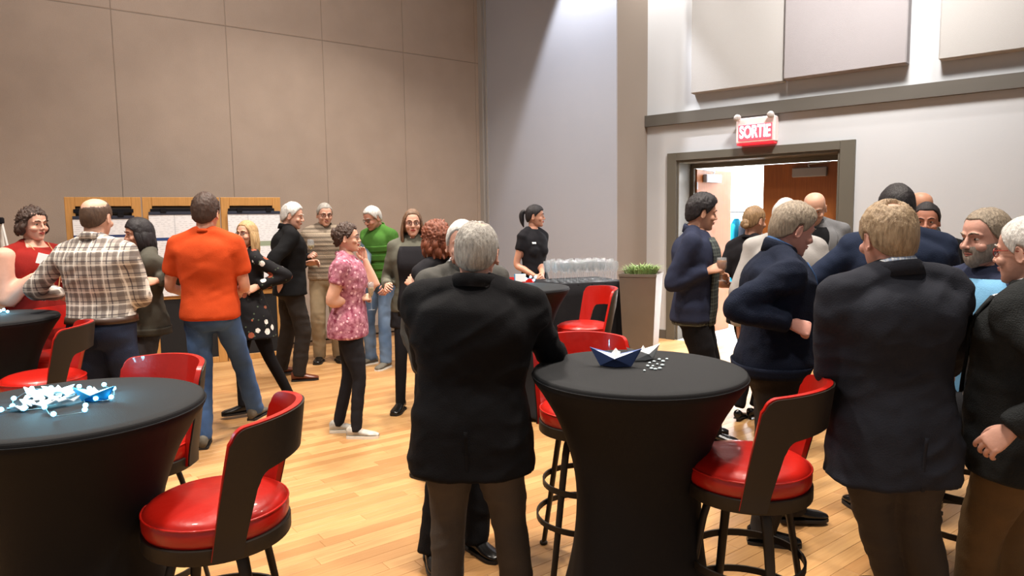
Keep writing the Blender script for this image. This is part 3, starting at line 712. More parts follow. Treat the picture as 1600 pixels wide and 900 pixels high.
g=G(); ball(g,(0,0,0),(0.065,0.004,0.06),20,8); dk=mk('round_picture',g,mat('dark_print','22242a',rough=0.6),q2); dk.location=(0.12,-0.004,0.18)
# white easel pole at the left edge
ea=at_d(6,450,6.3); ez=empty('easel',(ea[0],ea[1],0),0.4,'white folding easel leaning at the left edge behind the red dress','easel')
for (x,y) in ((-0.25,0),(0.25,0),(0,0.4)):
    g=G(); tube(g,[(x,y,0.02),(x*0.1,y*0.1,1.68)],0.016,8,ratio=0.6); mk('leg',g,mat('white_enamel','dcdcda',rough=0.35),ez)
g=G(); rbox(g,-0.04,0.04,-0.03,0.04,1.66,1.72,0.01); mk('top_joint',g,M_black,ez,smooth=False); g=G(); rbox(g,-0.3,0.3,-0.06,-0.02,0.75,0.80,0.005); mk('tray',g,MATS['white_enamel'],ez,smooth=False)

# ------------------------------------------------------------------ people: head, hand, hair
def head_geo(fem,vox=0.0042):
    g=G(); j=0.93 if fem else 1.0
    S=[(-0.123,0.016,0.026,0.018,0.044),(-0.113,0.034*j,0.046,0.040,0.036),(-0.09,0.052*j,0.066,0.062,0.020),(-0.065,0.063*j,0.080,0.076,0.008),(-0.035,0.070,0.087,0.092,0),(-0.005,0.073,0.086,0.102,0),(0.02,0.076,0.091,0.105,0),(0.05,0.075,0.089,0.103,0),(0.08,0.066,0.075,0.088,0),(0.10,0.048,0.053,0.062,0),(0.113,0.022,0.024,0.028,0)]
    loft(g,dens(S,3),40,2.15)
    tube(g,[(0,0.086,0.012),(0,0.096,-0.008),(0,0.109,-0.034)],[0.007,0.009,0.0115] if not fem else [0.006,0.0075,0.0095],10,3)
    for s in (-1,1):
        ball(g,(s*0.011,0.098,-0.038),(0.0085,0.010,0.007)); ball(g,(s*0.042,0.064,-0.036),(0.024,0.024,0.022))
        tube(g,[(s*0.008,0.090,0.017),(s*0.03,0.086,0.021),(s*0.052,0.068,0.014)],[0.007,0.0085,0.006],8,3)
        ball(g,(s*0.031,0.0725,0.006),(0.0165,0.0125,0.0065)); ball(g,(s*0.031,0.0715,-0.0115),(0.0155,0.0115,0.005))
        # ear
        E=G(); ball(E,(0,0,0),(0.006,0.016,0.030),14,9); tube(E,[(s*0.006,0.010*math.cos(t)-0.003 if 0 else 0.017*math.cos(t),0.030*math.sin(t)) for t in np.linspace(-2.4,1.6,12)],0.0045,6,2)
        E.xf(Matrix.Translation((s*0.079,-0.012,-0.012))@Matrix.Rotation(math.radians(-12),4,'X')@Matrix.Rotation(s*math.radians(18),4,'Z')); g.join(E)
    ball(g,(0,0.072,-0.104),(0.024,0.018,0.018)); ball(g,(0,0.083,-0.066),(0.024,0.012,0.012))
    nr=0.047 if fem else 0.057
    tube(g,[(0,-0.025,-0.02),(0,-0.028,-0.09),(0,-0.034,-0.15),(0,-0.038,-0.20)],[nr*0.95,nr,nr*1.03,nr*1.25],20,4)
    return remesh(g,vox,3 if vox<0.005 else 2)
HEAD={(False,1):head_geo(False),(False,0):head_geo(False,0.0058),(True,0):head_geo(True,0.0055),(True,1):head_geo(True)}
def hand_geo(curl,vox=0.0033):
    g=G(); n=24; an=np.arange(n)/n*2*PI; R=[]
    for y,a,b,z in dens([(-0.05,0.024,0.020,0),(-0.01,0.026,0.018,0),(0.02,0.032,0.016,0),(0.05,0.039,0.0145,0),(0.08,0.041,0.013,0),(0.095,0.036,0.010,0)],3):
        R.append(np.column_stack([a*np.cos(an),np.full(n,y),z+b*np.sin(an)]))
    rings(g,R)
    for i,(x,l,w0) in enumerate(((-0.0305,0.072,6),(-0.0105,0.080,1),(0.0100,0.074,-3),(0.0295,0.058,-9))):
        p=np.array([x,0.085,0.0]); P=[p-np.array([0,0.015,0])]; ang=0; sp_=math.radians(w0)
        for seg,(fr_,c) in enumerate(((0.45,curl[0]),(0.30,curl[1]),(0.25,curl[2]))):
            ang+=math.radians(c+i*2.5); P.append(p.copy()); p=p+l*fr_*np.array([-math.sin(sp_)*math.cos(ang),math.cos(ang)*math.cos(sp_),-math.sin(ang)])
        P.append(p); tube(g,P,[0.009,0.0095,0.0085,0.0078,0.0062],12,4)
    t=curl[3]
    tube(g,[(-0.018,0.015,-0.004),(-0.036,0.038,-0.010-0.01*t),(-0.050+0.012*t,0.064,-0.016-0.022*t),(-0.054+0.028*t,0.088,-0.018-0.040*t)],[0.015,0.0125,0.010,0.0075],12,4)
    return remesh(g,vox,2 if vox<0.004 else 1)
HAND={'relax':hand_geo((22,32,18,0.3)),'grip':hand_geo((58,62,35,1.0)),'fist':hand_geo((70,85,50,0.9))}
HAND_FAR={'relax':hand_geo((22,32,18,0.3),0.0045),'grip':hand_geo((58,62,35,1.0),0.0045),'fist':hand_geo((70,85,50,0.9),0.0045)}
def sm(x): x=np.clip(x,0,1); return x*x*(3-2*x)
def hair_geo(st,seed=0):
    """closed cap over the skull that dives under the skin where there is no hair"""
    na,ne=(176,90) if st.get('fine') else (90,50); az=np.linspace(-180,180,na,endpoint=False); el=np.linspace(-88,89.5,ne)
    AZ,EL=np.meshgrid(az,el); aa=np.abs(AZ); T=st.get('t',0.014); hf=st.get('hf',38)
    if st.get('long'): xs=[0,28,48,62,74,95,140,180]; ys=[hf,hf-4,14,-14,-50,-60,-60,-60]
    else: xs=[0,30,48,62,76,84,91,104,115,140,180]; ys=[hf,hf+1-st.get('rec',0)*-8,hf-10,12,-4,-10,12,8,-22,-38,-44]
    hl=np.interp(aa,xs,ys); k=sm((EL-hl)/9+0.3)
    a_,e_=np.radians(AZ),np.radians(EL); D=np.stack([np.sin(a_)*np.cos(e_),np.cos(a_)*np.cos(e_),np.sin(e_)],-1).reshape(-1,3)
    n1=vnoise(D*np.array([16,16,2.5])+seed); n2=vnoise(D*np.array([52,52,5])+seed*3+9); n3=vnoise(D*3.1+seed+4)
    t=T*(1+0.18*n3)+st.get('rough',0.0024)*(0.5*n1+0.55*n2)
    cu=st.get('curl',0)
    if cu: t=t+cu*(np.abs(vnoise(D*13+seed))*1.6-0.5)+cu*0.5*vnoise(D*27+seed)
    t=t.reshape(AZ.shape)
    t=t+st.get('top',0.0)*sm((EL-25)/50)+st.get('fringe',0)*np.exp(-((EL-42)/18)**2)*(aa<60)*(1-aa/60)
    if not st.get('long') and not cu: t=t*(0.5+0.5*sm((EL+5)/50))
    if 'bald' in st:
        bx,by,bz_,br=st['bald']; c=np.array([bx,by,bz_]); c=c/np.linalg.norm(c); dt=np.degrees(np.arccos(np.clip(D@c,-1,1))).reshape(AZ.shape)
        edge=dt-br+4*n1.reshape(AZ.shape); k=k*sm(edge/10)
    tt=t*k-0.016*(1-k)
    ry=np.where(D[:,1]>0,0.094,0.106); rad=1/np.sqrt((D[:,0]/0.079)**2+(D[:,1]/ry)**2+(D[:,2]/0.1165)**2)
    P=D*(rad+tt.reshape(-1))[:,None]
    P[:,2]=np.where(P[:,2]<-0.115,-0.115,P[:,2])
    V=P.reshape(ne,na,3); g=G(); rings(g,[V[i] for i in range(ne)])
    L_=st.get('locks')
    if L_:
        n,z1,wav,amin=L_; rs=random.Random(seed+3)
        for i in range(n):
            a=math.radians(amin+(360-2*amin)*(i+0.5)/n+rs.uniform(-3,3)); sx,cy=math.sin(a),math.cos(a)
            zz=z1*rs.uniform(0.88,1.05); P=[(sx*0.066,cy*0.085,0.055),(sx*0.087,cy*0.100-0.003,0.0)]
            for q in (0.35,0.7,1.0):
                z=zz*q; wv=wav*math.sin(q*7+i*1.7); P.append((sx*(0.090+0.010*math.sin(q*3)+wv),cy*(0.100+wv)-0.012*q if cy<0 else cy*0.085-0.01*q,z))
            tube(g,P,[0.014,0.021,0.022,0.019,0.008],9,4,ratio=0.62,up=(sx,cy,0))
    if st.get('pony'):
        tube(g,[(0,-0.105,0.035),(0,-0.135,0.05),(0,-0.155,0.01),(0,-0.150,-0.06),(0,-0.135,-0.12)],[0.016,0.024,0.03,0.025,0.008],12,5)
    if st.get('bun'):
        ball(g,(0,-0.105,st['bun']),(0.045,0.032,0.042),18,12); ball(g,(0.02,-0.115,st['bun']-0.02),(0.03,0.022,0.028))
    return g
def hair_mat(c,c2):
    nm='hair_'+c
    if nm in MATS: return MATS[nm]
    h=NT(nm,rough=0.5,spec=0.35); n=h.noise(18,4,stretch=(6,6,1.2)); h.col(h.mix(h.ma('MULTIPLY_ADD',n,1.8,-0.4),c,c2)); h.bump(h.noise(80,4,stretch=(5,5,0.6)),0.8,0.004); return h.m
# ------------------------------------------------------------------ people: body
TORSO_M=[(0.82,0.10,0.07,0.08),(0.87,0.158,0.10,0.118),(0.95,0.172,0.112,0.128),(1.03,0.163,0.113,0.110),(1.12,0.157,0.112,0.100),(1.22,0.167,0.118,0.114),(1.32,0.180,0.122,0.126),(1.40,0.172,0.105,0.122),(1.45,0.135,0.075,0.098),(1.49,0.080,0.052,0.072),(1.53,0.052,0.045,0.06)]
TORSO_F=[(0.82,0.10,0.07,0.08),(0.87,0.168,0.100,0.125),(0.95,0.175,0.108,0.130),(1.03,0.152,0.105,0.105),(1.12,0.135,0.098,0.090),(1.22,0.147,0.105,0.100),(1.30,0.158,0.118,0.110),(1.38,0.155,0.105,0.108),(1.44,0.125,0.072,0.088),(1.48,0.070,0.048,0.064),(1.53,0.046,0.040,0.052)]
def tsec(fem,z):
    T=np.array(TORSO_F if fem else TORSO_M); return [float(np.interp(z,T[:,0],T[:,c])) for c in (1,2,3)]
def bender(P):
    lean=math.radians(P.get('lean',0)); tw=math.radians(P.get('twist',0)); sl=math.radians(P.get('side',0)); off=np.array(P.get('pel',(0,0,0)),float)
    Z0,ZL=0.95,0.40
    def f(v):
        v=np.array(v,float); one=v.ndim==1; v=np.atleast_2d(v)
        z=v[:,2]; u=np.clip((z-Z0)/ZL,0,1); a=lean*u
        zz=z-Z0
        # integrate centre line
        if abs(lean)>1e-5:
            zc=np.clip(zz,0,ZL); yy=np.where(zz>0,(ZL/lean)*(1-np.cos(lean*zc/ZL)),0); hh=np.where(zz>0,(ZL/lean)*np.sin(lean*zc/ZL),zz)
            ex=np.maximum(zz-ZL,0); yy=yy+ex*math.sin(lean); hh=hh+ex*math.cos(lean)
        else: yy=0*zz; hh=zz
        t=tw*np.clip((z-0.9)/0.45,0,1); x=v[:,0]*np.cos(t)+v[:,1]*np.sin(t); y=-v[:,0]*np.sin(t)+v[:,1]*np.cos(t)
        ox=x; oy=yy+y*np.cos(a); oz=Z0+hh-y*np.sin(a)
        s=sl*np.clip(zz/ZL,0,1); h2=np.maximum(oz-Z0,0); ox,oz=ox*np.cos(s)+h2*np.sin(s)*np.where(zz>0,1,0),np.where(zz>0,Z0+(oz-Z0)*np.cos(s)-ox*np.sin(s),oz)
        r=np.column_stack([ox,oy,oz])+off
        return r[0] if one else r
    return f
def ik(A,T,l1,l2,pole):
    A=np.array(A,float);T=np.array(T,float); d=T-A; L=np.linalg.norm(d); u=d/L
    if L>(l1+l2)*0.997: L=(l1+l2)*0.997; T=A+u*L
    if L<abs(l1-l2)+0.03: L=abs(l1-l2)+0.03; T=A+u*L
    a=(l1*l1-l2*l2+L*L)/(2*L); h=math.sqrt(max(l1*l1-a*a,0)); p=np.array(pole,float); p=p-u*np.dot(p,u); p/=np.linalg.norm(p)+1e-9
    return A+u*a+p*h,T
def nrmz(v): v=np.array(v,float); return v/(np.linalg.norm(v)+1e-12)
def shoe_geo(kind):
    up=G(); so=G()
    if kind=='heel': S=[(-0.075,0.028,0.030,0.10),(-0.04,0.030,0.03,0.095),(0.02,0.032,0.022,0.065),(0.08,0.040,0.010,0.045),(0.13,0.036,0.006,0.032),(0.165,0.014,0.005,0.018)]
    else: S=[(-0.078,0.028,0.012,0.085),(-0.05,0.036,0.012,0.105),(0.0,0.037,0.012,0.100),(0.05,0.042,0.012,0.075),(0.10,0.047,0.012,0.058),(0.15,0.044,0.012,0.048),(0.185,0.024,0.014,0.034)]
    n=20; an=np.arange(n)/n*2*PI; R=[];R2=[]
    for y,a,z0,z1 in dens(S,3):
        c=(z0+z1)/2; R.append(np.column_stack([a*np.cos(an),np.full(n,y),np.maximum(c+(z1-z0)/2*np.sin(an),z0)]))
    rings(up,R)
    for y,a,z0,z1 in dens(S,3):
        h=0.004 if kind!='sneaker' else 0.010
        R2.append(np.array([(a*1.06*sx,y,zz) for sx,zz in ((-1,0.0),(1,0.0),(1,z0+h),(-1,z0+h))]) if kind!='heel' else np.array([(a*1.02*sx,y,zz) for sx,zz in ((-1,z0-0.006),(1,z0-0.006),(1,z0+0.002),(-1,z0+0.002))]))
    rings(so,R2)
    if kind=='heel': tube(so,[(0,-0.055,0.035),(0,-0.06,0.0)],[0.014,0.009],8,2,round_=False)
    return up,so
def patch(fem,w_,z0,z1,a0,a1,off,th,nz=10,na=8,wfun=None,belly=0,mar=0.0):
    """thin closed plate lying on the torso; angle 0 = front, positive to the right"""
    V=[];F=[]
    for s in (0,1):
        for i in range(nz+1):
            z=z0+(z1-z0)*i/nz; a,f,b=tsec(fem,max(z,0.87)); a=a*w_+mar; f=f*w_+mar+belly*math.exp(-((z-1.08)/0.14)**2)+(0.026*math.exp(-((z-1.27)/0.07)**2) if fem else 0); b=b*w_+mar
            wa,wb=(a0,a1) if wfun is None else wfun(i/nz)
            for j in range(na+1):
                t=math.radians(wa+(wb-wa)*j/na); sx,sy=math.sin(t),math.cos(t)
                cx=math.copysign(abs(sx)**(2/2.3),sx); cy=math.copysign(abs(sy)**(2/2.3),sy)
                dy=f if sy>0 else b; o=off+(th if s else 0)
                V.append(((a+o)*cx,(dy+o)*cy,z))
    m=(nz+1)*(na+1); q=na+1
    for i in range(nz):
        for j in range(na): p=i*q+j; F.append((p,p+q,p+q+1,p+1)); F.append((m+p,m+p+1,m+p+q+1,m+p+q))
    for i in range(nz):
        for j in (0,na): p=i*q+j; F.append((p,p+q,m+p+q,m+p) if j else (p,m+p,m+p+q,p+q))
    for j in range(na):
        for i in (0,nz): p=i*q+j; F.append((p,p+1,m+p+1,m+p) if i==0 else (p,m+p,m+p+1,p+1))
    g=G(); g.add(V,F); return g
def folds(g,amp,seed,fz=1.0,keep=None):
    V=g.verts(); N=g.N
    n=vnoise(V*np.array([7,7,13*fz])+seed)*0.55+ (1-2*np.abs(vnoise(np.column_stack([V[:,0]*5+V[:,2]*5,V[:,1]*6,V[:,2]*13*fz-V[:,0]*7])+seed*2.3)))*0.45+0.2*vnoise(V*30+seed)
    g.V=[V+N*(amp*n)[:,None]]; return g
PEOPLE=[]
def person(P):
    fem=P.get('fem',False); w_=P.get('w',1.0); fat=P.get('fat',1.0); belly=P.get('belly',0.0)
    bend=bender(P); near=P['d']<4.2; sd=P.get('seed',len(PEOPLE)*7.3+1)
    hy,hp,hr=[math.radians(x) for x in P.get('head',(0,0,0))]
    hs=P.get('hs',1.0)*(0.95 if fem else 1.0)
    HM=Matrix.Translation((0,0.012,1.75-0.115*hs))@Matrix.Translation((0,-0.03,-0.12*hs))@Matrix.Rotation(-hy,4,'Z')@Matrix.Rotation(-hp,4,'X')@Matrix.Rotation(hr,4,'Y')@Matrix.Translation((0,0.03,0.12*hs))@Matrix.Scale(hs,4)
    HMn=np.array(HM)
    def headx(v):
        v=np.atleast_2d(np.array(v,float)); return bend(v@HMn[:3,:3].T+HMn[:3,3])
    top=headx([(0,0,0.118)])[0]
    a=math.radians(P['face']); tgt=at_d(P['px'],P['top'],P['d']); s=tgt[2]/top[2]
    if 'h' in P: s=P['h']/1.75
    fw=np.array([math.sin(a),math.cos(a),0]); rt=np.array([math.cos(a),-math.sin(a),0])
    root_xy=np.array([tgt[0],tgt[1],0])-(rt*top[0]+fw*top[1])*s
    zoff=0.0
    if P.get('seat') is not None: zoff=tgt[2]-top[2]*s
    def loc(q): # world -> canonical
        d=np.array(q,float)-root_xy; d[2]-=0; return np.array([np.dot(d,rt),np.dot(d,fw),d[2]])/s
    root=empty('person',tuple(root_xy),-a,P['label'],'person',P.get('group')); PEOPLE.append((root,s))
    print('person',P['label'][:30],'height %.2f'%(1.75*s),'root',root_xy.round(2))
    def fin(v): return np.asarray(v)*s
    # ---- joints
    sw=(0.160 if fem else 0.178)*w_*P.get('sw',1.0); SH={}; EL={}; WR={}; FD={}
    arms=P.get('arms',{})
    for sd_,k in ((-1,'L'),(1,'R')):
        A=bend((sd_*sw,-0.01,1.415)); ar=arms.get(k,{}); t=ar.get('t')
        if t is None: T=A+np.array([sd_*(0.06+0.03*w_),0.05,-0.585]); pole=(sd_*0.6,-1,0)
        else:
            T=loc(at_d(t[0],t[1],P['d']+t[2])) if ar.get('px',True) else np.array(t,float)
            pole=(sd_*0.35,-0.8,-0.9)
        pole=ar.get('pole',pole); l1,l2=0.30,0.255
        E,W=ik(A,T,l1,l2+0.07,pole); fd=nrmz(W-E); 
        if 'fd' in ar: fd2=nrmz(ar['fd']); W0=W-fd2*0.07; E,W=ik(A,W0,l1,l2,pole); fd=nrmz(fd2)
        else: W=E+fd*l2
        SH[k]=A; EL[k]=E; WR[k]=W; FD[k]=fd
    HIP={};KN={};AN={};FT={}; feet=P.get('feet',{}); pel=np.array(P.get('pel',(0,0,0)),float)
    for sd_,k in ((-1,'L'),(1,'R')):
        H=np.array([sd_*0.088,0,0.92])+pel; ft=feet.get(k); fy=math.radians(P.get('fyaw',12))*sd_
        if ft is None: q=np.array([sd_*0.10,0.0,0.085])+np.array([pel[0],pel[1],0])*0.5
        elif len(ft)==2: q=loc(at_z(ft[0],ft[1],0.02)); q[2]=0.085
        elif len(ft)==4: q=np.array(ft[:3]); fy=math.radians(ft[3])
        else: q=np.array(ft,float)
        hz=P.get('heel',0.0); q[2]+=hz
        K,An=ik(H,q,0.425,0.425,P.get('knee',(sd_*0.12,1,0)))
        HIP[k]=H;KN[k]=K;AN[k]=An;FT[k]=fy
    # ---- body
    g=G(); S=[(z,x*w_,f*w_+belly*math.exp(-((z-1.08)/0.14)**2)*0.8,b*w_) for z,x,f,b in (TORSO_F if fem else TORSO_M)]
    t=G(); loft(t,dens(S,2),28,2.3)
    if fem:
        for q in (-1,1): ball(t,(q*0.065,0.060*w_,1.265),(0.055,0.046,0.055))
    for q in (-1,1): tube(t,[(q*0.02,-0.025,1.50),(q*0.09,-0.02,1.455),(q*sw,-0.01,1.415)],[0.045,0.045,0.05],10,3)
    t.map(bend); g.join(t)
    ra=fat*(0.92 if fem else 1.0)
    for k in 'LR':
        tube(g,[SH[k],(SH[k]+EL[k])/2,EL[k],EL[k]*0.6+WR[k]*0.4,WR[k]],[0.052*ra,0.046*ra,0.039*ra,0.038*ra,0.026],14,4)
        tube(g,[HIP[k],(HIP[k]+KN[k])/2,KN[k],KN[k]*0.65+AN[k]*0.35,AN[k]],[0.078*w_,0.064*w_,0.045,0.042,0.030],14,4)
        fyv=np.array([math.sin(FT[k]),math.cos(FT[k]),0]); tube(g,[AN[k],AN[k]+fyv*0.06+np.array([0,0,-0.03]),AN[k]+fyv*0.13+np.array([0,0,-0.052])],[0.030,0.024,0.016],10,3,ratio=0.7)
    bare=P.get('bare',False)
    bd_=remesh(g,0.012 if bare else 0.021,4)
    h=HEAD[fem,int(near)]; hv=h.verts().copy(); G_=G(); G_.add(bd_.verts(),bd_.F); G_.add(headx(hv),h.F)
    for sd_,k in ((-1,'L'),(1,'R')):
        ar=arms.get(k,{}); hg=(HAND if near else HAND_FAR)[ar.get('pose','relax')]; v=hg.verts().copy()
        if k=='L': v=v*np.array([-1,1,1]); FF=[f[::-1] for f in hg.F]
        else: FF=hg.F
        fd=FD[k]; pn=np.array(ar.get('pn',(-sd_*1.0,0.0,0.25) if ar.get('t') is None else (-sd_*0.8,0.15,-0.55)),float)
        z=-(pn-fd*np.dot(pn,fd)); z=nrmz(z); x=np.cross(fd,z); v=v*(0.90 if fem else 1.0)
        G_.add(WR[k]+v[:,:1]*x+v[:,1:2]*fd+v[:,2:]*z,FF)
    G_.map(fin); sk=skin(P.get('skin','c9977f')); mk('body',G_,sk,root)
    # ---- face
    def hmk(name,gg,m,par=root,**kw):
        gg.map(lambda v: fin(headx(v))); return mk(name,gg,m,par,**kw)
    if P.get('facevis',True):
        hc=P['hair'][0]
        for q in (-1,1):
            e=G(); ball(e,(q*0.031,0.0715,-0.002),(0.0125,0.0125,0.0088),12,8); eo=hmk('eye',e,M_eye)
            e=G(); ball(e,(q*0.031+0.001,0.0805,-0.002),(0.0058,0.005,0.0060),10,6); hmk('iris',e,M_iris,eo)
            e=G(); tube(e,[(q*0.014,0.0975,0.019),(q*0.03,0.096,0.0255),(q*0.048,0.081,0.021)],[0.0028,0.0036,0.002],6,3); hmk('eyebrow',e,hair_mat(*P.get('brow',P['hair'])))
        e=G(); tube(e,[(-0.022,0.087,-0.0655),(-0.008,0.0965,-0.062),(0.0,0.0965,-0.063),(0.008,0.0965,-0.062),(0.022,0.087,-0.0655)],[0.002,0.0042,0.0036,0.0042,0.002],8,3)
        tube(e,[(-0.019,0.088,-0.0685),(0,0.0965,-0.0715),(0.019,0.088,-0.0685)],[0.002,0.005,0.002],8,3); hmk('lips',e,mat('lips_'+('f' if fem else 'm'),'a8483f' if fem else 'a5655a',rough=0.4))
    if P.get('beard'):
        e=G()
        na,ne=40,18; V=[];
        az=np.linspace(-82,82,na); zz=np.linspace(-0.128,-0.035,ne)
        hvv=h.verts(); 
        S=np.array([(-0.128,0.026,0.070),(-0.113,0.045,0.090),(-0.09,0.060,0.096),(-0.065,0.068,0.097),(-0.045,0.072,0.095),(-0.035,0.073,0.092)])
        for sft in (0,1):
            for z in zz:
                A_=np.interp(z,S[:,0],S[:,1]);Fy=np.interp(z,S[:,0],S[:,2])
                for q in az:
                    tt=math.radians(q); side=abs(q)/82; zz_=z+0.016*side**1.5; mo=0.006*math.exp(-((z+0.066)/0.008)**2)*(abs(q)<22)
                    r_=(0.004 if sft else -0.012)-mo*1.6; V.append(((A_+r_)*math.sin(tt),(Fy+r_)*math.cos(tt),zz_))
        m=na*ne;F=[]
        for i in range(ne-1):
            for j in range(na-1): p=i*na+j; F.append((p,p+1,p+na+1,p+na)[::-1]); F.append((m+p,m+p+1,m+p+na+1,m+p+na))
        e.add(V,F); hmk('beard',e,hair_mat(*P['beard']))
    if P.get('moustache'):
        e=G(); tube(e,[(-0.03,0.086,-0.062),(-0.012,0.0985,-0.052),(0,0.100,-0.052),(0.012,0.0985,-0.052),(0.03,0.086,-0.062)],[0.003,0.0075,0.007,0.0075,0.003],8,4); hmk('moustache',e,hair_mat(*P['hair']))
    if P.get('glasses'):
        e=G()
        for q in (-1,1):
            tube(e,[(q*0.032+0.021*math.cos(t_),0.098-0.10*(0.021*math.cos(t_)*q)**1*1.0-0.004,-0.003+0.016*math.sin(t_)) for t_ in np.arange(20)/20*2*PI],0.0019,6,closed=True,up=(0,1,0))
            tube(e,[(q*0.053,0.091,0.003),(q*0.076,0.04,0.004),(q*0.083,-0.012,0.0),(q*0.083,-0.03,-0.015)],0.0019,6,3)
        tube(e,[(-0.011,0.099,0.0),(0,0.103,0.004),(0.011,0.099,0.0)],0.0019,6,3); go=hmk('eyeglasses',e,mat('spectacle_'+P['glasses'],P['glasses'],rough=0.3))
        for q in (-1,1):
            e=G(); ball(e,(q*0.032,0.0945-0.001,-0.003),(0.020,0.0012,0.015),16,8); hmk('lens',e,mat('spectacle_lens','eef4f6',rough=0.02,trans=1.0,alpha=0.35),go)
    # ---- hair
    st=P.get('hst'); 
    if st is not None: hmk('hair',hair_geo(dict(st,fine=near),sd),hair_mat(*P['hair']))
    # ---- legs wear
    def legs(name,m,rt_,rk,ra_,zt,mar,seat=True,foldamp=0.007,cut=None,wide=1.0):
        g=G()
        if seat:
            S=[(z,x*w_+mar,f*w_+mar+belly*math.exp(-((z-1.08)/0.14)**2)*0.6,b*w_+mar*1.2) for z,x,f,b in (TORSO_F if fem else TORSO_M) if z<1.1]
            zt_=np.array(S); S2=[tuple(np.interp(z,zt_[:,0],zt_[:,c]) for c in range(4)) for z in (0.80,0.84,0.88,0.92,0.96,1.0,zt)]
            t=G(); loft(t,dens(S2,2),28,2.3); t.map(bend); g.join(t)
        for k in 'LR':
            end=AN[k]+nrmz(AN[k]-KN[k])*0.035
            sd_=-1 if k=='L' else 1
            tube(g,[HIP[k]+np.array([0,-0.005,0.02]),(HIP[k]*0.55+KN[k]*0.45),KN[k],KN[k]*0.55+AN[k]*0.45,end],[rt_*w_,rt_*w_*0.90,rk,(rk+ra_)/2*1.03,ra_],18,5,round_=False)
        r=remesh(g,0.011 if near else 0.015,3); folds(r,foldamp,sd,1.2); r.map(fin); return mk(name,r,m,root)
    lg=P.get('legs','trousers'); lm=P['legm']
    if lg=='trousers': legs('trousers',lm,0.098,0.078,0.067,1.06,0.012)
    elif lg=='jeans': legs('jeans',lm,0.094,0.070,0.062,1.05,0.010)
    elif lg=='slim': legs('trousers',lm,0.088,0.058,0.045,1.05,0.007,foldamp=0.005)
    else: legs('tights',lm,0.086,0.057,0.043,1.02,0.005,foldamp=0.001)
    # ---- shoes
    su_,so_=shoe_geo(P.get('shoe','flat'))
    for k in 'LR':
        c_,s_=math.cos(-FT[k]),math.sin(-FT[k]); base=AN[k].copy(); base[2]=AN[k][2]-0.085-P.get('heel',0)+ (0 if P.get('shoe')!='heel' else 0.0)
        if P.get('seat') is None: base[2]=max(base[2],0)
        M4=Matrix.Translation(tuple(base))@Matrix.Rotation(-FT[k],4,'Z')
        u=G().join(su_).xf(M4).map(fin); o=G().join(so_).xf(M4).map(fin)
        so=mk('shoe',u,P.get('shoem',MATS['shoe_black']),root); mk('sole',o,P.get('solem',MATS['sole_dark']),so,smooth=False)
    # ---- top wear
    def top(name,m,mar,zh,flare,sleeve,rs,foldamp,zneck=1.50,pad=0.0,opn=None,parent=root,sleeves=True,shr=1.0,backlen=0):
        g=G(); T=TORSO_F if fem else TORSO_M; A_=np.array(T); zz=[zh]+[z for z in (0.70,0.78,0.86,0.92,0.98,1.04,1.12,1.22,1.32,1.39,1.44,1.475) if z>zh+0.03]+[zneck]
        S=[]
        for z in zz:
            x,f,b=[np.interp(max(z,0.93),A_[:,0],A_[:,c]) for c in (1,2,3)]
            x=x*w_;f=f*w_+belly*math.exp(-((z-1.06)/0.17)**2);b=b*w_
            ex=flare*max(0,(1.02-z)/0.3); mm=mar*(1.0 if z<1.45 else 0.6)
            if name in('jacket','cardigan','coat'): x=x+0.014*math.exp(-((z-1.33)/0.09)**2); b=b+0.010*math.exp(-((z-1.33)/0.12)**2)
            S.append((z,x+mm+ex,f+mm+ex*0.7,b+mm+ex*0.8))
        t=G(); loft(t,dens(S,2),36,2.35)
        if fem:
            for q in (-1,1): ball(t,(q*0.064,0.076*w_+mar*0.5,1.265),(0.066,0.060,0.066))
        for q in (-1,1):
            tube(t,[(q*0.03,-0.028,1.485+mar*0.4),(q*0.10,-0.022,1.452+mar*0.5+pad),(q*(sw+0.004),-0.012,1.413+mar*0.3+pad)],[0.05+mar*0.5,0.050+mar*0.5,0.052+mar],12,3)
        t.map(bend); g.join(t)
        for q,k in ((-1,'L'),(1,'R')):
            if sleeve>0.1:
                m1=SH[k]*0.75+EL[k]*0.25
                tube(g,[bend((q*0.075*w_,-0.045,1.33)),SH[k]+np.array([0,-0.01,-0.03]),m1],np.array([0.084,0.074,0.056])*(0.85 if fem else 1)*w_**0.5,12,4)
                tube(g,[bend((q*0.085*w_,-0.02,1.20)),bend((q*0.13*w_,-0.01,1.32)),m1],np.array([0.075,0.058,0.042])*(0.82 if fem else 1)*w_**0.5,12,4)
        if sleeves:
            for k in 'LR':
                if sleeve>=1:
                    tube(g,[SH[k],SH[k]*0.5+EL[k]*0.5,EL[k],EL[k]*0.5+WR[k]*0.5,WR[k]-FD[k]*0.005],np.array([rs[0],rs[0]*0.92,rs[1],rs[1]*0.9,rs[2]])*shr,16,5,round_=False)
                    ball(g,SH[k],rs[0]*0.98*shr); ball(g,EL[k],rs[1]*shr)
                else:
                    e=SH[k]+(EL[k]-SH[k])*sleeve; tube(g,[SH[k],(SH[k]+e)/2,e],np.array([rs[0],rs[0]*0.98,rs[1]])*shr,16,4,round_=False); ball(g,SH[k],rs[0]*shr)
        r=remesh(g,P.get('vox',0.0095) if near else 0.014,14 if near else 6); folds(r,foldamp*(1.5 if near else 1.2),sd+2); r.map(fin); return mk(name,r,m,parent)
    def bpatch(name,m,z0,z1,a0,a1,off,th,par,wfun=None,nz=10,na=8,mar=0.02,belly_=None):
        p=patch(fem,w_,z0,z1,a0,a1,off,th,nz,na,wfun,belly if belly_ is None else belly_,mar); p.map(lambda v: fin(bend(v))); return mk(name,p,m,par)
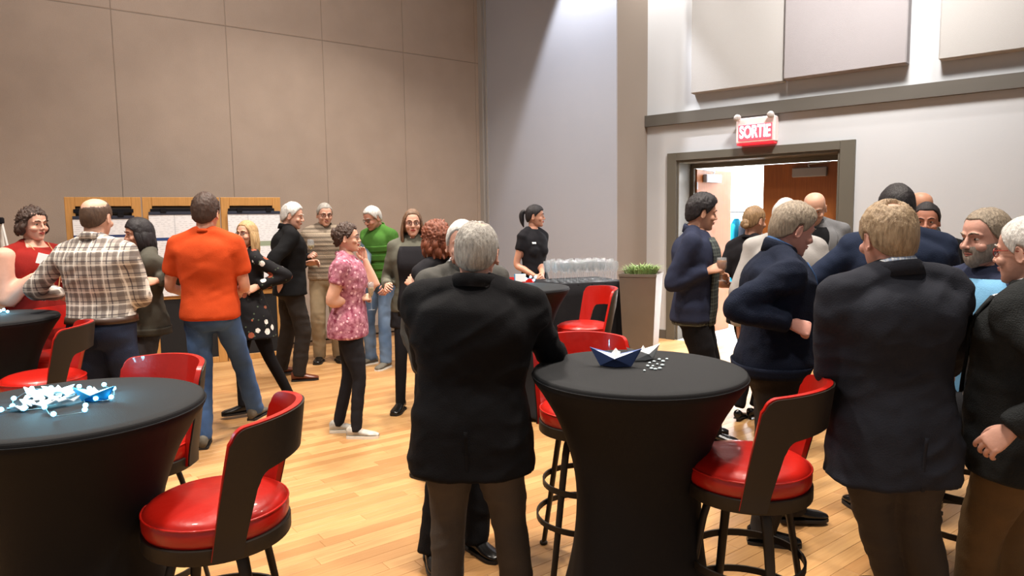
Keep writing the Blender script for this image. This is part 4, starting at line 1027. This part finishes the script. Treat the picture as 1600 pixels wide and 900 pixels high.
    def collar(name,m,par,z=1.505,r=0.066,h_=0.022,th=0.009,tilt=0.022):
        e=G(); R=[]
        for t_ in np.arange(28)/28*2*PI:
            c=np.array([r*w_**0.5*math.sin(t_),r*0.98*w_**0.5*math.cos(t_)-0.020,z-tilt*math.cos(t_)]); o_=np.array([math.sin(t_),math.cos(t_),0])
            R.append(np.array([c+o_*th*0.3+np.array([0,0,h_]),c+o_*th+np.array([0,0,h_*0.6]),c+o_*(th*1.8)+np.array([0,0,-h_]),c+o_*(th*0.2)+np.array([0,0,-h_]),c-o_*th*0.3+np.array([0,0,h_*0.6])]))
        rings(e,R,closed=True); e.map(lambda v: fin(bend(v))); return mk(name,e,m,par)
    tw_=P['wear']; tm_=P['topm']
    if tw_=='jacket':
        if P.get('shirtm'):
            collar('shirt_collar',P['shirtm'],root,1.527,0.062,0.020,0.006)
        o=top('jacket',tm_,0.026,P.get('hem',0.76),0.030,1,(0.075,0.065,0.052),0.008 if near else 0.006,pad=0.010)
        collar('jacket_collar',tm_,o,1.514,0.071,0.026,0.013,0.016)
        if P.get('shirtm') and not P.get('backonly'):
            bpatch('shirt_front',P['shirtm'],1.02,1.47,0,0,0.004,0.008,root,wfun=lambda t_:(-3-26*t_,3+26*t_),mar=0.026)
            for q in (-1,1): bpatch('lapel',tm_,1.08,1.47,0,0,0.008,0.010,o,wfun=(lambda t_,q=q:(q*(2+24*t_),q*(14+32*t_))),mar=0.026)
        if P.get('backonly'): bpatch('back_vent',tm_,P.get('hem',0.76)+0.005,0.95,179.2,181.0,0.003,0.003,o,mar=0.046,nz=8,na=2)
        e=G()
        for k in 'LR': 
            for i in range(3):
                side_=np.cross(FD[k],(0,0,1)); 
                if np.linalg.norm(side_)<0.2: side_=np.array([0,-1.0,0])
                ball(e,WR[k]-FD[k]*(0.03+0.022*i)+nrmz(side_)*0.056*(-1 if k=='L' else 1)*-1,(0.006,0.006,0.006),8,5)
        e.map(fin); mk('cuff_buttons',e,M_iron,o)
    elif tw_=='open':           # cardigan or jacket open over a shirt
        top('shirt',P['shirtm'],0.012,P.get('shem',0.84),0.012,1,(0.060,0.05,0.036),0.005)
        o=top(P.get('wname','cardigan'),tm_,0.020,P.get('hem',0.80),0.025,1,(0.072,0.060,0.045),0.007)
        bpatch('shirt_front',P['shirtm'],P.get('shem',0.84)-0.0,1.46,0,0,0.006,0.012,root,wfun=P.get('openf',lambda t_:(-34,30)),mar=0.020,nz=16)
        collar('collar',tm_,o,1.50,0.070,0.03,0.010)
    elif tw_=='tee':
        top('shirt',tm_,P.get('mar',0.014),P.get('hem',0.90),P.get('flare',0.014),P.get('sleeve',0.62),P.get('rs',(0.070,0.066)),0.006)
        collar('neckband',tm_,root,1.502,0.060,0.012,0.008,0.016)
    elif tw_=='shirt':
        top('shirt',tm_,0.016,P.get('hem',0.99),-0.004,P.get('sleeve',1),(0.070,0.062,0.046),0.007)
        collar('collar',P.get('colm',tm_),root,1.505,0.066,0.022,0.008)
    elif tw_=='sweater':
        o=top('sweater',tm_,0.024,P.get('hem',0.90),0.006,1,(0.078,0.068,0.048),0.009); collar('high_collar',tm_,o,1.515,0.068,0.034,0.010,0.02)
        bpatch('ribbed_hem',tm_,P.get('hem',0.90)-0.005,P.get('hem',0.90)+0.05,-180,180,0.006,0.008,o,na=40,nz=3,mar=0.026)
        if P.get('shirtm'): bpatch('shirt_front',P['shirtm'],1.18,1.47,0,0,0.004,0.008,root,wfun=lambda t_:(-2-22*t_,2+22*t_),mar=0.024); collar('shirt_collar',P['shirtm'],root,1.535,0.060,0.02,0.006)
    elif tw_=='vest':
        top('shirt',P['shirtm'],0.012,0.95,0.0,1,(0.064,0.056,0.042),0.006)
        o=top('vest',tm_,P.get('mar',0.024),P.get('hem',0.92),0.006,0.22,(0.074,0.070),0.006); collar('vest_collar',tm_,o,1.51,0.068,0.028,0.010)
        if P.get('puffer'):
            for z in (1.0,1.1,1.2,1.3): bpatch('quilted_baffle',tm_,z-0.035,z+0.035,-170,170,-0.004,0.012,o,na=36,nz=5,mar=P.get('mar',0.024))
    elif tw_=='dress':
        o=top('dress',tm_,0.012,P.get('hem',0.55),P.get('flare',0.05),P.get('sleeve',1),P.get('rs',(0.058,0.05,0.040)),0.006,zneck=P.get('zneck',1.465))
        if P.get('overm'):
            top('cardigan',P['overm'],0.024,0.86,0.02,1,(0.066,0.056,0.044),0.007)
            bpatch('dress_front',tm_,0.84,1.44,-36,36,0.006,0.010,o,nz=14,mar=0.024)
    if P.get('belt'): bpatch('belt',P['belt'],0.985,1.025,-180,180,0.004,0.006,root,na=40,nz=2,mar=0.016)
    for nm,m,z0,z1,a0,a1,mar in P.get('tags',[]): bpatch(nm,m,z0,z1,a0,a1,0.008,0.004,root,nz=3,na=4,mar=mar)
    if P.get('lanyard'):
        e=G()
        for q in (-1,1):
            Q=[]
            for z in (1.50,1.42,1.33,1.22,1.12):
                a_,f_,b_=tsec(fem,z); t_=(z-1.12)/0.38; Q.append((q*(0.004+0.075*t_),f_*w_+0.042+belly*math.exp(-((z-1.06)/0.17)**2)-0.055*t_**2,z))
            tube(e,Q,0.004,6,3,ratio=0.5)
        e.map(lambda v: fin(bend(v))); mk('lanyard',e,P['lanyard'],root)
    # palms, for held things
    out={}
    for k in 'LR':
        c=WR[k]+FD[k]*0.085; out[k]=root_xy+(rt*c[0]+fw*c[1])*s+np.array([0,0,c[2]*s])
    return root,out
mat('shoe_black','0e0d0d',rough=0.25,spec=0.6); mat('sole_dark','1b1715',rough=0.7)

# ------------------------------------------------------------------ clothing materials
def plaid(name,base,c1,c2,c3,px=0.085,w1=0.30,w2=0.08):
    p=NT(name,rough=0.85,spec=0.2)
    a=p.mix(p.ma('MULTIPLY',p.stripe(p.x,px,w1),0.65),base,c1); a=p.mix(p.ma('MULTIPLY',p.stripe(p.z,px,w1),0.60),a,c1)
    a=p.mix(p.ma('MULTIPLY',p.stripe(p.x,px,w2,0.35),0.75),a,c2); a=p.mix(p.ma('MULTIPLY',p.stripe(p.z,px,w2,0.35),0.75),a,c2)
    a=p.mix(p.ma('MULTIPLY',p.stripe(p.x,px,w2,0.62),0.6),a,c3); a=p.mix(p.ma('MULTIPLY',p.stripe(p.z,px,w2,0.62),0.6),a,c3)
    p.col(a); p.bump(p.noise(150,2),0.2); return p.m
M_plaid=plaid('brown_grey_plaid','b4aca3','5f5552','3d3640','efe9e0')
M_dplaid=plaid('dark_plaid','4c5250','2a2f33','1e2024','727a70',0.05)
M_check=plaid('pale_blue_check','d9dfe8','8fa2c4','8fa2c4','ffffff',0.02)
def jeans(name,c,c2):
    p=NT(name,rough=0.85,spec=0.2); n=p.noise(3.0,3); p.col(p.mix(p.ma('MULTIPLY_ADD',n,2.2,-0.6),c,c2)); p.bump(p.noise(200,2),0.3); return p.m
M_jean=jeans('blue_denim','1f3354','4a6894'); M_djean=jeans('dark_denim','191f2e','28324a'); M_ljean=jeans('light_denim','3d5473','71869f')
p=NT('floral_black',rough=0.8,spec=0.2); v=p.vor(11.0); vc=p.vor(11.0,'Color'); sp_=p.N.new('ShaderNodeSeparateColor'); p.L.new(vc,sp_.inputs[0])
fl_=p.ma('LESS_THAN',p.ma('ADD',v,p.ma('MULTIPLY',p.noise(60,2),0.14)),0.36); sel=p.ma('GREATER_THAN',sp_.outputs[0],0.36)
c=p.mix(p.ma('MULTIPLY',fl_,sel),'121114',p.mix(p.ma('GREATER_THAN',sp_.outputs[1],0.55),'d8d2cc','8c4a34')); c=p.mix(p.ma('MULTIPLY',p.ma('LESS_THAN',p.vor(23.0),0.16),0.6),c,'5d6b55'); p.col(c); M_floral=p.m
p=NT('pink_floral',rough=0.85,spec=0.2); n=p.noise(30,4); v=p.vor(26.0); c=p.mix(p.ma('MULTIPLY_ADD',n,2.6,-0.8),'7a2f46','bd8494'); c=p.mix(p.ma('LESS_THAN',v,0.26),c,'d8aab4'); p.col(c); p.bump(p.noise(90,2),0.3); M_pinkf=p.m
p=NT('striped_knit',rough=0.95,spec=0.1); c=p.mix(p.ma('MULTIPLY',p.stripe(p.z,0.05,0.45),0.8),'8f8273','5f554b'); c=p.mix(p.ma('MULTIPLY',p.stripe(p.z,0.125,0.12),0.7),c,'b3a48f'); p.col(c); p.bump(p.noise(120,2),0.6); M_knit=p.m
p=NT('polka_dots',rough=0.6); d=p.ma('ADD',p.ma('POWER',p.ma('SUBTRACT',p.ma('FRACT',p.ma('MULTIPLY',p.x,55.0)),0.5),2.0),p.ma('POWER',p.ma('SUBTRACT',p.ma('FRACT',p.ma('MULTIPLY',p.z,55.0)),0.5),2.0)); p.col(p.mix(p.ma('LESS_THAN',d,0.09),'151515','f2f2f2')); M_polka=p.m
M_red=fabric('red_dress_cloth','821c17'); M_orange=fabric('orange_tshirt','b8421a',var=0.06); M_olive=fabric('olive_grey_knit','4b4941'); M_ptight=fabric('grey_patterned_leggings','3b3a3d',var=0.4)
M_tights=fabric('black_tights','121114'); M_jkt=fabric('black_suit_wool','0f0f12',var=0.08); M_brown_tr=fabric('grey_brown_trousers','4a443f',var=0.08); M_greysuit=fabric('mid_grey_suit','4a4946',var=0.1)
M_slate=fabric('slate_suit_wool','24262e',var=0.10); M_taupe_tr=fabric('taupe_trousers','413b36',var=0.08); M_navys=fabric('navy_sweater_wool','141b2c',bump=0.5); M_navyc=fabric('navy_cardigan_cotton','272c40'); M_navysuit=fabric('navy_suit_wool','1b2438')
M_darktr=fabric('dark_brown_trousers','2a2624'); M_khaki=fabric('khaki_trousers','8a7a62'); M_brownkh=fabric('brown_khaki_trousers','5d4a32'); M_ltgrey=fabric('light_grey_jacket','9a9795'); M_midgrey=fabric('grey_wool_suit','6e6e70')
M_char=fabric('charcoal_textured_wool','232526',bump=0.6); M_green=fabric('green_quilted_vest','3f6a2a'); M_bluegr=fabric('blue_grey_sleeve','5f6f7c'); M_ltblue=fabric('light_blue_shirt','6fa3c8'); M_wsh=fabric('white_shirt','dfe3ea',var=0.03)
M_navysh=fabric('blue_shirt','4a6a9a'); M_cardi=fabric('grey_olive_cardigan','5b5a50'); M_belt=mat('brown_leather_belt','3a261b',rough=0.4)
M_brshoe=mat('brown_leather_shoe','5a2d1c',rough=0.3); M_snk=mat('grey_white_sneaker','a8a49c',rough=0.6,var=0.35,vscale=22); M_snks=mat('white_sneaker_sole','dad6cc',rough=0.6); M_gshoe=mat('grey_trail_shoe','5d584e',rough=0.7,var=0.2,vscale=30)
H_dk=('2a1d17','4a352b'); H_blk=('0f0d10','2a2528'); H_wht=('9c9a98','e0ddd8'); H_gry=('6e6a66','b5b0a8'); H_bald=('3a2a20','5d4738'); H_blond=('8a6a45','c9ab7c'); H_aub=('4a2416','8a4a30'); H_brn=('4a3527','7a5c44'); H_lbg=('6a5540','b39c7e'); H_gb=('5d5247','a0927f'); H_dblond=('5a432e','a58560')
SHORT=dict(t=0.013); 

# ------------------------------------------------------------------ the guests
planks_at_end=True
def guests():
    W='wear'
    person(dict(label='woman in sleeveless red dress with short dark curly hair at left edge',px=50,top=325,d=5.1,face=104,fem=True,w=1.36,fat=1.6,head=(4,2,0),hair=H_dk,hst=dict(t=0.016,curl=0.017,hf=34,locks=(22,-0.085,0.008,72)),skin='d29f8a',bare=True,
        wear='dress',topm=M_red,sleeve=0.02,rs=(0.06,0.06),hem=0.5,flare=0.05,legs='tights',legm=skin('d29f8a'),arms={'R':dict(t=(66,420,-0.20),pose='grip'),'L':dict(t=(105,440,0.10),pose='relax')},
        tags=[],lanyard=mat('tan_lanyard','b58a5a')))
    person(dict(label='man in brown plaid shirt and dark jeans seen from behind',px=150,top=310,d=4.55,face=4,w=1.12,head=(-4,4,0),hair=H_bald,hst=dict(t=0.010,bald=(0,-0.35,1,34)),skin='c89a84',facevis=True,
        wear='shirt',topm=M_plaid,hem=1.0,legs='jeans',legm=M_djean,belt=M_belt,arms={'L':dict(t=(102,462,0.30),pose='grip',pole=(-0.7,-0.5,-0.7)),'R':dict(t=(208,462,0.30),pose='grip',pole=(0.7,-0.5,-0.7))}))
    person(dict(label='woman with black bob in olive grey knit, half hidden by the plaid shirt man',px=213,top=342,d=5.25,face=236,fem=True,w=1.0,head=(-8,6,0),hair=H_blk,hst=dict(t=0.018,long=1,hf=30,locks=(26,-0.15,0.002,62)),skin='c08c74',
        wear='sweater',topm=M_olive,hem=0.86,legs='slim',legm=M_ptight,arms={'L':dict(t=(232,440,-0.2)),'R':dict(t=(190,450,-0.3))}))
    person(dict(label='tall man in orange t-shirt and blue jeans seen from behind',px=320,top=306,d=5.15,face=352,w=1.02,bare=True,head=(2,0,0),hair=H_dk,hst=dict(t=0.020,rough=0.008,top=0.008),skin='cf9a84',
        wear='tee',topm=M_orange,mar=0.022,hem=0.90,sleeve=0.70,rs=(0.076,0.074),legs='jeans',legm=M_jean,feet={'L':(318,694),'R':(403,662)},shoem=M_gshoe,pel=(0.02,0.05,0),
        arms={'L':dict(t=(293,462,0.32),pose='grip',pole=(-0.5,-0.6,-1)),'R':dict(t=(372,458,0.34),pose='grip',pole=(0.5,-0.6,-1))}))
    person(dict(label='blonde woman in black floral dress, glasses and ankle boots',px=386,top=346,d=6.05,face=230,fem=True,w=1.02,head=(-28,-4,0),hair=H_blond,hst=dict(t=0.014,long=1,hf=40,locks=(24,-0.22,0.006,66)),skin='cfa088',glasses='3a2c2c',
        wear='dress',topm=M_floral,hem=0.70,flare=0.07,sleeve=1,rs=(0.064,0.056,0.052),zneck=1.43,legs='tights',legm=M_tights,shoe='flat',feet={'R':(380,648),'L':(456,634)},pel=(-0.10,-0.12,0),
        arms={'L':dict(t=(392,452,-0.15),pose='relax'),'R':dict(t=(375,455,-0.10),pose='grip')}))
    person(dict(label='white haired man in black jacket with a hand in his pocket',px=459,top=318,d=7.2,face=62,w=1.05,lean=3,head=(22,6,0),hair=H_wht,hst=dict(t=0.018,rough=0.005),skin='c89884',
        wear='jacket',topm=fabric('black_nylon_jacket','0f0f11'),hem=0.86,legs='trousers',legm=M_darktr,shoem=M_brshoe,feet={'R':(468,592),'L':(440,584)},arms={'R':dict(t=(440,452,-0.20)),'L':dict(t=(490,410,0.2))}))
    _,h7=person(dict(label='grey haired man in striped knit vest and khaki trousers holding a glass',px=507,top=318,d=8.15,face=166,w=1.0,head=(-14,6,0),hair=H_gry,hst=dict(t=0.012),skin='c89884',glasses='3a2a28',
        wear='vest',topm=M_knit,shirtm=M_jkt,legs='trousers',legm=M_khaki,arms={'R':dict(t=(486,398,-0.30),pose='grip'),'L':dict(t=(540,448,-0.1))}))
    _,h8=person(dict(label='woman in pink floral top and black trousers in profile holding a flute',px=541,top=350,d=5.4,face=86,fem=True,w=1.2,fat=1.25,bare=True,head=(-2,-2,0),hair=H_dk,hst=dict(t=0.016,curl=0.012,hf=36,bun=0.05),skin='cf9f88',glasses='8a7a78',
        wear='tee',topm=M_pinkf,mar=0.016,hem=0.82,flare=0.02,sleeve=0.5,rs=(0.064,0.068),legs='slim',legm=M_blk2,shoe='sneaker',shoem=M_snk,solem=M_snks,feet={'R':(557,680),'L':(530,671)},fyaw=4,
        arms={'R':dict(t=(576,464,-0.02),pose='grip',pole=(0.2,-0.6,-1)),'L':dict(t=(566,394,0.18),pose='relax',pole=(0,1,-1))}))
    person(dict(label='grey haired man in green puffer vest and jeans leaning to the left',px=577,top=324,d=7.85,face=214,lean=8,w=1.05,head=(6,12,0),hair=H_wht,hst=dict(t=0.016),skin='b98470',glasses='33302e',
        wear='vest',topm=M_green,shirtm=M_bluegr,puffer=True,legs='jeans',legm=M_ljean,shoem=M_gshoe,solem=M_snks,feet={'L':(603,572),'R':(580,566)},arms={'L':dict(t=(602,452,-0.25)),'R':dict(t=(570,430,-0.3))}))
    person(dict(label='woman with long brown hair and glasses in black dress and grey cardigan',px=644,top=328,d=6.1,face=178,fem=True,w=1.0,head=(-8,0,0),hair=H_brn,hst=dict(t=0.014,long=1,hf=42,locks=(26,-0.27,0.004,68)),skin='c99a86',glasses='4a3a38',
        wear='dress',topm=M_blk2,overm=M_cardi,hem=0.72,flare=0.04,legs='tights',legm=M_tights,feet={'R':(626,638),'L':(655,634)},arms={'R':dict(t=(604,448,-0.25),pose='relax'),'L':dict(t=(668,450,-0.2))}))
    person(dict(label='woman with auburn wavy hair in black top, turned away',px=681,top=347,d=4.4,face=318,fem=True,w=0.95,head=(-6,0,0),hair=H_aub,hst=dict(t=0.022,curl=0.014,long=1,hf=36,locks=(26,-0.13,0.012,60)),skin='cf9a84',
        wear='tee',topm=M_blk2,sleeve=1,rs=(0.060,0.052,0.042),hem=0.86,legs='slim',legm=M_blk2,arms={'L':dict(t=(640,438,-0.10),pose='relax'),'R':dict(t=(690,470,0.3))}))
    person(dict(label='white haired man in grey suit behind the black suited man, facing camera',px=722,top=346,d=3.45,face=150,w=1.12,fat=1.05,belly=0.05,head=(22,0,0),hair=H_wht,hst=dict(t=0.014),skin='ca9a88',
        wear='jacket',topm=M_greysuit,shirtm=M_wsh,hem=0.78,legs='trousers',legm=M_jkt,feet={'R':(674,880),'L':(744,856)},arms={'R':dict(t=(668,600,-0.02),pose='relax',pole=(0.1,-1,-0.5)),'L':dict(t=(790,560,-0.1))}))
    person(dict(label='stout grey haired man in black suit jacket with his back to camera',px=746,top=347,d=2.68,face=3,side=2.5,w=1.25,fat=1.10,belly=0.05,hs=1.06,head=(2,3,0),hair=H_gry,hst=dict(t=0.012,bald=(0.1,-0.1,1,12)),skin='c89583',backonly=True,
        wear='jacket',topm=M_jkt,hem=0.74,legs='trousers',legm=M_brown_tr,feet={'L':(698,965),'R':(812,962)},arms={'R':dict(t=(872,560,0.42),pose='relax',pole=(0.35,-0.5,-1)),'L':dict(t=(690,610,0.36),pose='relax',pole=(-0.3,-0.8,-0.6))}))
    person(dict(label='server with dark ponytail in black short sleeved shirt at the bar',px=836,top=321,d=7.75,face=142,fem=True,w=0.92,bare=True,head=(-42,0,0),hair=H_blk,hst=dict(t=0.015,hf=30,pony=1,fringe=0.008),skin='c08c74',
        wear='tee',topm=M_blk2,mar=0.010,sleeve=0.48,rs=(0.056,0.056),hem=0.86,legs='slim',legm=M_blk2,arms={'R':dict(t=(843,436,-0.26),pose='relax'),'L':dict(t=(848,433,-0.30),pose='relax')},tags=[('name_tag',M_paper,1.345,1.365,22,38,0.02)]))
    _,h15=person(dict(label='dark haired man in navy cardigan and plaid shirt holding a beer',px=1100,top=306,d=5.15,face=112,w=1.12,lean=3,head=(-24,4,0),hair=H_blk,hst=dict(t=0.024,rough=0.010,hf=34,top=0.006,fringe=0.006),skin='c09078',
        wear='open',topm=M_navyc,shirtm=M_dplaid,openf=lambda t_:(-34,36),hem=0.86,shem=0.84,legs='trousers',legm=M_tights,feet={'R':(1112,686),'L':(1098,672)},fyaw=2,arms={'R':dict(t=(1122,418,-0.24),pose='grip',pole=(0.15,-1,-0.35)),'L':dict(t=(1128,432,0.14),pose='relax',pole=(-0.2,-1,-0.35))}))
    person(dict(label='woman in black top with blonde hair pinned up, in the doorway',px=1180,top=323,d=5.55,face=48,fem=True,w=0.98,head=(14,4,0),hair=H_dblond,hst=dict(t=0.014,hf=38,bun=-0.03),skin='c4937c',
        wear='tee',topm=M_blk2,sleeve=0.8,rs=(0.060,0.054),hem=0.80,legs='slim',legm=M_tights,shoe='heel',heel=0.05,feet={'L':(1156,652),'R':(1180,650)},arms={'R':dict(t=(1190,440,0.2)),'L':dict(t=(1165,452,0.25))}))
    person(dict(label='white haired man in light grey jacket, mostly hidden by the navy sweater man',px=1228,top=313,d=4.75,face=20,w=1.1,head=(0,2,0),hair=H_wht,hst=dict(t=0.018),skin='ca9a88',wear='jacket',topm=M_ltgrey,shirtm=M_wsh,backonly=True,hem=0.80,legs='trousers',legm=M_darktr))
    person(dict(label='bald man in grey suit in front of the wooden door leaf',px=1273,top=302,d=5.6,face=196,w=1.05,head=(8,22,0),hair=H_gry,hst=dict(t=0.005,bald=(0,0.1,1,88)),skin='d0a088',wear='jacket',topm=M_midgrey,shirtm=M_jkt,hem=0.80,legs='trousers',legm=M_darktr))
    person(dict(label='grey brown haired man in navy quarter zip sweater leaning to the right',px=1250,top=320,d=3.45,face=96,w=1.2,fat=1.08,lean=8,belly=0.05,head=(-14,8,0),hs=1.05,hair=H_gb,hst=dict(t=0.020,hf=34,rough=0.003,fringe=0.006),skin='c99284',
        wear='sweater',topm=M_navys,shirtm=M_navysh,hem=0.90,legs='trousers',legm=M_darktr,feet={'R':(1192,843),'L':(1240,812)},fyaw=6,lanyard=mat('grey_lanyard','8b93a0'),arms={'R':dict(t=(1258,513,-0.26),pose='fist',pole=(0.1,-1,-0.5)),'L':dict(t=(1276,508,0.22),pose='relax')}))
    person(dict(label='man with cropped dark hair in navy suit behind the slate suited man',px=1402,top=289,d=3.75,face=8,w=1.18,fat=1.1,head=(6,2,0),hair=H_blk,hst=dict(t=0.012),skin='a87660',wear='jacket',topm=M_navysuit,shirtm=M_wsh,backonly=True,hem=0.78,legs='trousers',legm=M_navysuit,arms={'L':dict(t=(1300,470,0.30),pole=(-1,-0.3,-0.4)),'R':dict(t=(1460,470,0.3))}))
    person(dict(label='moustached dark haired man in black jacket facing camera at right',px=1448,top=318,d=4.7,face=207,w=1.08,head=(4,4,0),hair=H_blk,hst=dict(t=0.014,hf=40),skin='b07a66',moustache=True,wear='jacket',topm=M_jkt,shirtm=M_blk2,hem=0.78,legs='trousers',legm=M_darktr))
    person(dict(label='balding man in dark grey jacket furthest back behind the moustached man',px=1441,top=300,d=5.7,face=150,w=1.1,head=(20,8,0),hair=H_bald,hst=dict(t=0.008,bald=(0,0.2,1,74)),skin='c48f74',wear='jacket',topm=fabric('dark_grey_jacket','3b3a38'),shirtm=M_blk2,hem=0.78,legs='trousers',legm=M_darktr))
    person(dict(label='slate suited man with sandy grey hair, back to camera, by the right stool',px=1386,top=317,d=2.45,face=356,side=-3,w=1.12,sw=1.05,fat=1.12,belly=0.03,hs=1.04,head=(0,2,0),hair=H_lbg,hst=dict(t=0.016,rough=0.0032,bald=(0,-0.35,1,6)),skin='c69282',backonly=True,
        wear='jacket',topm=M_slate,shirtm=M_check,hem=0.75,legs='trousers',legm=M_taupe_tr,feet={'L':(1402,960),'R':(1466,990)},knee=(-0.7,0.8,0),arms={'L':dict(t=(1305,612,0.30),pose='relax',pole=(-0.5,-0.8,-0.7)),'R':dict(t=(1480,590,0.40),pose='relax',pole=(0.5,-0.8,-0.6))}))
    person(dict(label='grey bearded man in blue shirt seated at right, facing left',px=1540,top=358,d=3.1,face=256,h=1.76,seat=1,pel=(0,0,-0.10),lean=4,w=1.05,head=(6,0,0),hs=1.02,hair=H_gb,hst=dict(t=0.011,hf=42),skin='c49484',beard=('6e6259','a8a096'),
        wear='open',topm=M_navyc,shirtm=M_ltblue,openf=lambda t_:(-52,40),hem=0.84,legs='trousers',legm=M_jkt,feet={'L':(0.10,0.30,0.40,0),'R':(-0.02,0.34,0.40,0)},arms={'L':dict(t=(1500,540,-0.1)),'R':dict(t=(1500,530,0.2))}))
    person(dict(label='white haired man in red framed glasses and charcoal jacket at right edge',px=1606,top=342,d=2.42,face=322,w=1.12,fat=1.1,belly=0.04,lean=1,head=(8,2,0),hair=H_wht,hst=dict(t=0.015,rec=1),skin='ca9a88',glasses='8a2a20',brow=H_gry,
        wear='jacket',topm=M_char,shirtm=M_wsh,hem=0.80,legs='trousers',legm=M_brownkh,feet={'L':(1512,985),'R':(1600,1010)},arms={'L':dict(t=(1552,690,-0.22),pose='relax',pole=(0,-1,0)),'R':dict(t=(1560,560,0.1),pose='relax')}))
    return h7,h8,h15
h7,h8,h15=guests()
k=h7['R']; glass('wine',(k[0],k[1]-0.01,k[2]-0.03),'wine glass held by the man in the striped vest')
k=h8['R']; glass('flute',(k[0]+0.01,k[1]-0.02,k[2]-0.10),'champagne flute held by the woman in the pink floral top')
k=h15['R']; glass('beer',(k[0]+0.01,k[1]-0.0,k[2]-0.10),'stemmed beer glass held by the man in the navy cardigan')
# name card in the raised hand of the woman in red, dotted bag strap
q=at_d(69,405,4.80); g=G(); rbox(g,-0.042,0.042,-0.001,0.001,-0.036,0.036,0.0004); o=mk('name_card',g,M_paper,None,smooth=False); o.location=tuple(q); o.rotation_euler=(0.0,0.3,0.6); tag(o,'white name card held up by the woman in the red dress','card')
q=at_d(64,456,4.75); g=G(); rbox(g,-0.028,0.028,-0.004,0.004,-0.06,0.06,0.002); o=mk('phone_case',g,M_polka,None,smooth=False); o.location=tuple(q); o.rotation_euler=(0.1,0.1,0); tag(o,'black pouch with white polka dots against the red dress','pouch')
# coats beyond the door
def hp(u,o,z): return HP+D2*u-N2*o+np.array([0,0,z])
uc=float(np.dot(px_on(1160,HP-N2*2.2,D2)-HP,D2))
rk=empty('coat_rack',tuple(hp(uc,2.2,0)),math.atan2(D2[1],D2[0]),'chrome coat rack seen through the open doorway','coat rack')
for x in (-0.75,0.75):
    g=G(); tube(g,[(x,0,0.05),(x,0,1.72)],0.016,8); mk('post',g,M_chrome,rk)
for z in (1.70,0.15):
    g=G(); tube(g,[(-0.75,0,z),(0.75,0,z)],0.014,8); mk('rail',g,M_chrome,rk)
g=G(); rbox(g,-0.75,0.75,-0.2,0.2,1.74,1.76,0.004); mk('hat_shelf',g,M_chrome,rk,smooth=False)
for i,(du,cn,lab) in enumerate(((-0.55,'14181f','black coat hanging at the left of the rack in the hall'),(-0.35,'2a2f3d','dark navy coat hanging in the hall'),(-0.12,'1a86a8','cyan blue coat hanging on the rack in the hall'),(0.06,'20242c','black coat hanging next to the cyan coat'),(0.25,'7f8288','grey coat hanging at the right of the rack in the hall'),(0.45,'2b2420','dark brown coat on the right end of the hall rack'))):
    o=empty('coat',tuple(hp(uc+du,2.2,0)),math.atan2(D2[1],D2[0]),lab,'coat','coats on the hall rack'); cm=fabric('coat_'+cn,cn)
    g=G(); loft(g,dens([(0.55,0.09,0.27,0.27),(0.9,0.08,0.25,0.25),(1.25,0.075,0.23,0.23),(1.45,0.07,0.21,0.21),(1.55,0.05,0.12,0.12),(1.60,0.03,0.05,0.05)],3),24,2.2); mk('coat_body',g,cm,o)
    for s in (-1,1):
        g=G(); tube(g,[(0,s*0.19,1.46),(0.01,s*0.25,1.2),(0.0,s*0.26,0.88)],[0.06,0.055,0.045],12,4); mk('sleeve',g,cm,o)
    g=G(); tube(g,[(0,0,1.58),(0,0,1.66),(0.0,0.02,1.70)],0.004,6); mk('hanger_hook',g,M_chrome,o)
q=hp(uc-0.05,2.2,1.76); g=G(); ball(g,(0,0,0.06),(0.12,0.11,0.07)); tube(g,[(0.12*math.cos(a),0.14*math.sin(a),0.01) for a in np.arange(20)/20*2*PI],0.012,8,closed=True); o=mk('hat',g,fabric('hat_felt','9a9894'),None); o.location=tuple(q); tag(o,'pale grey hat lying on the shelf of the coat rack','hat')
planks_build()
print('objects',len(bpy.data.objects))
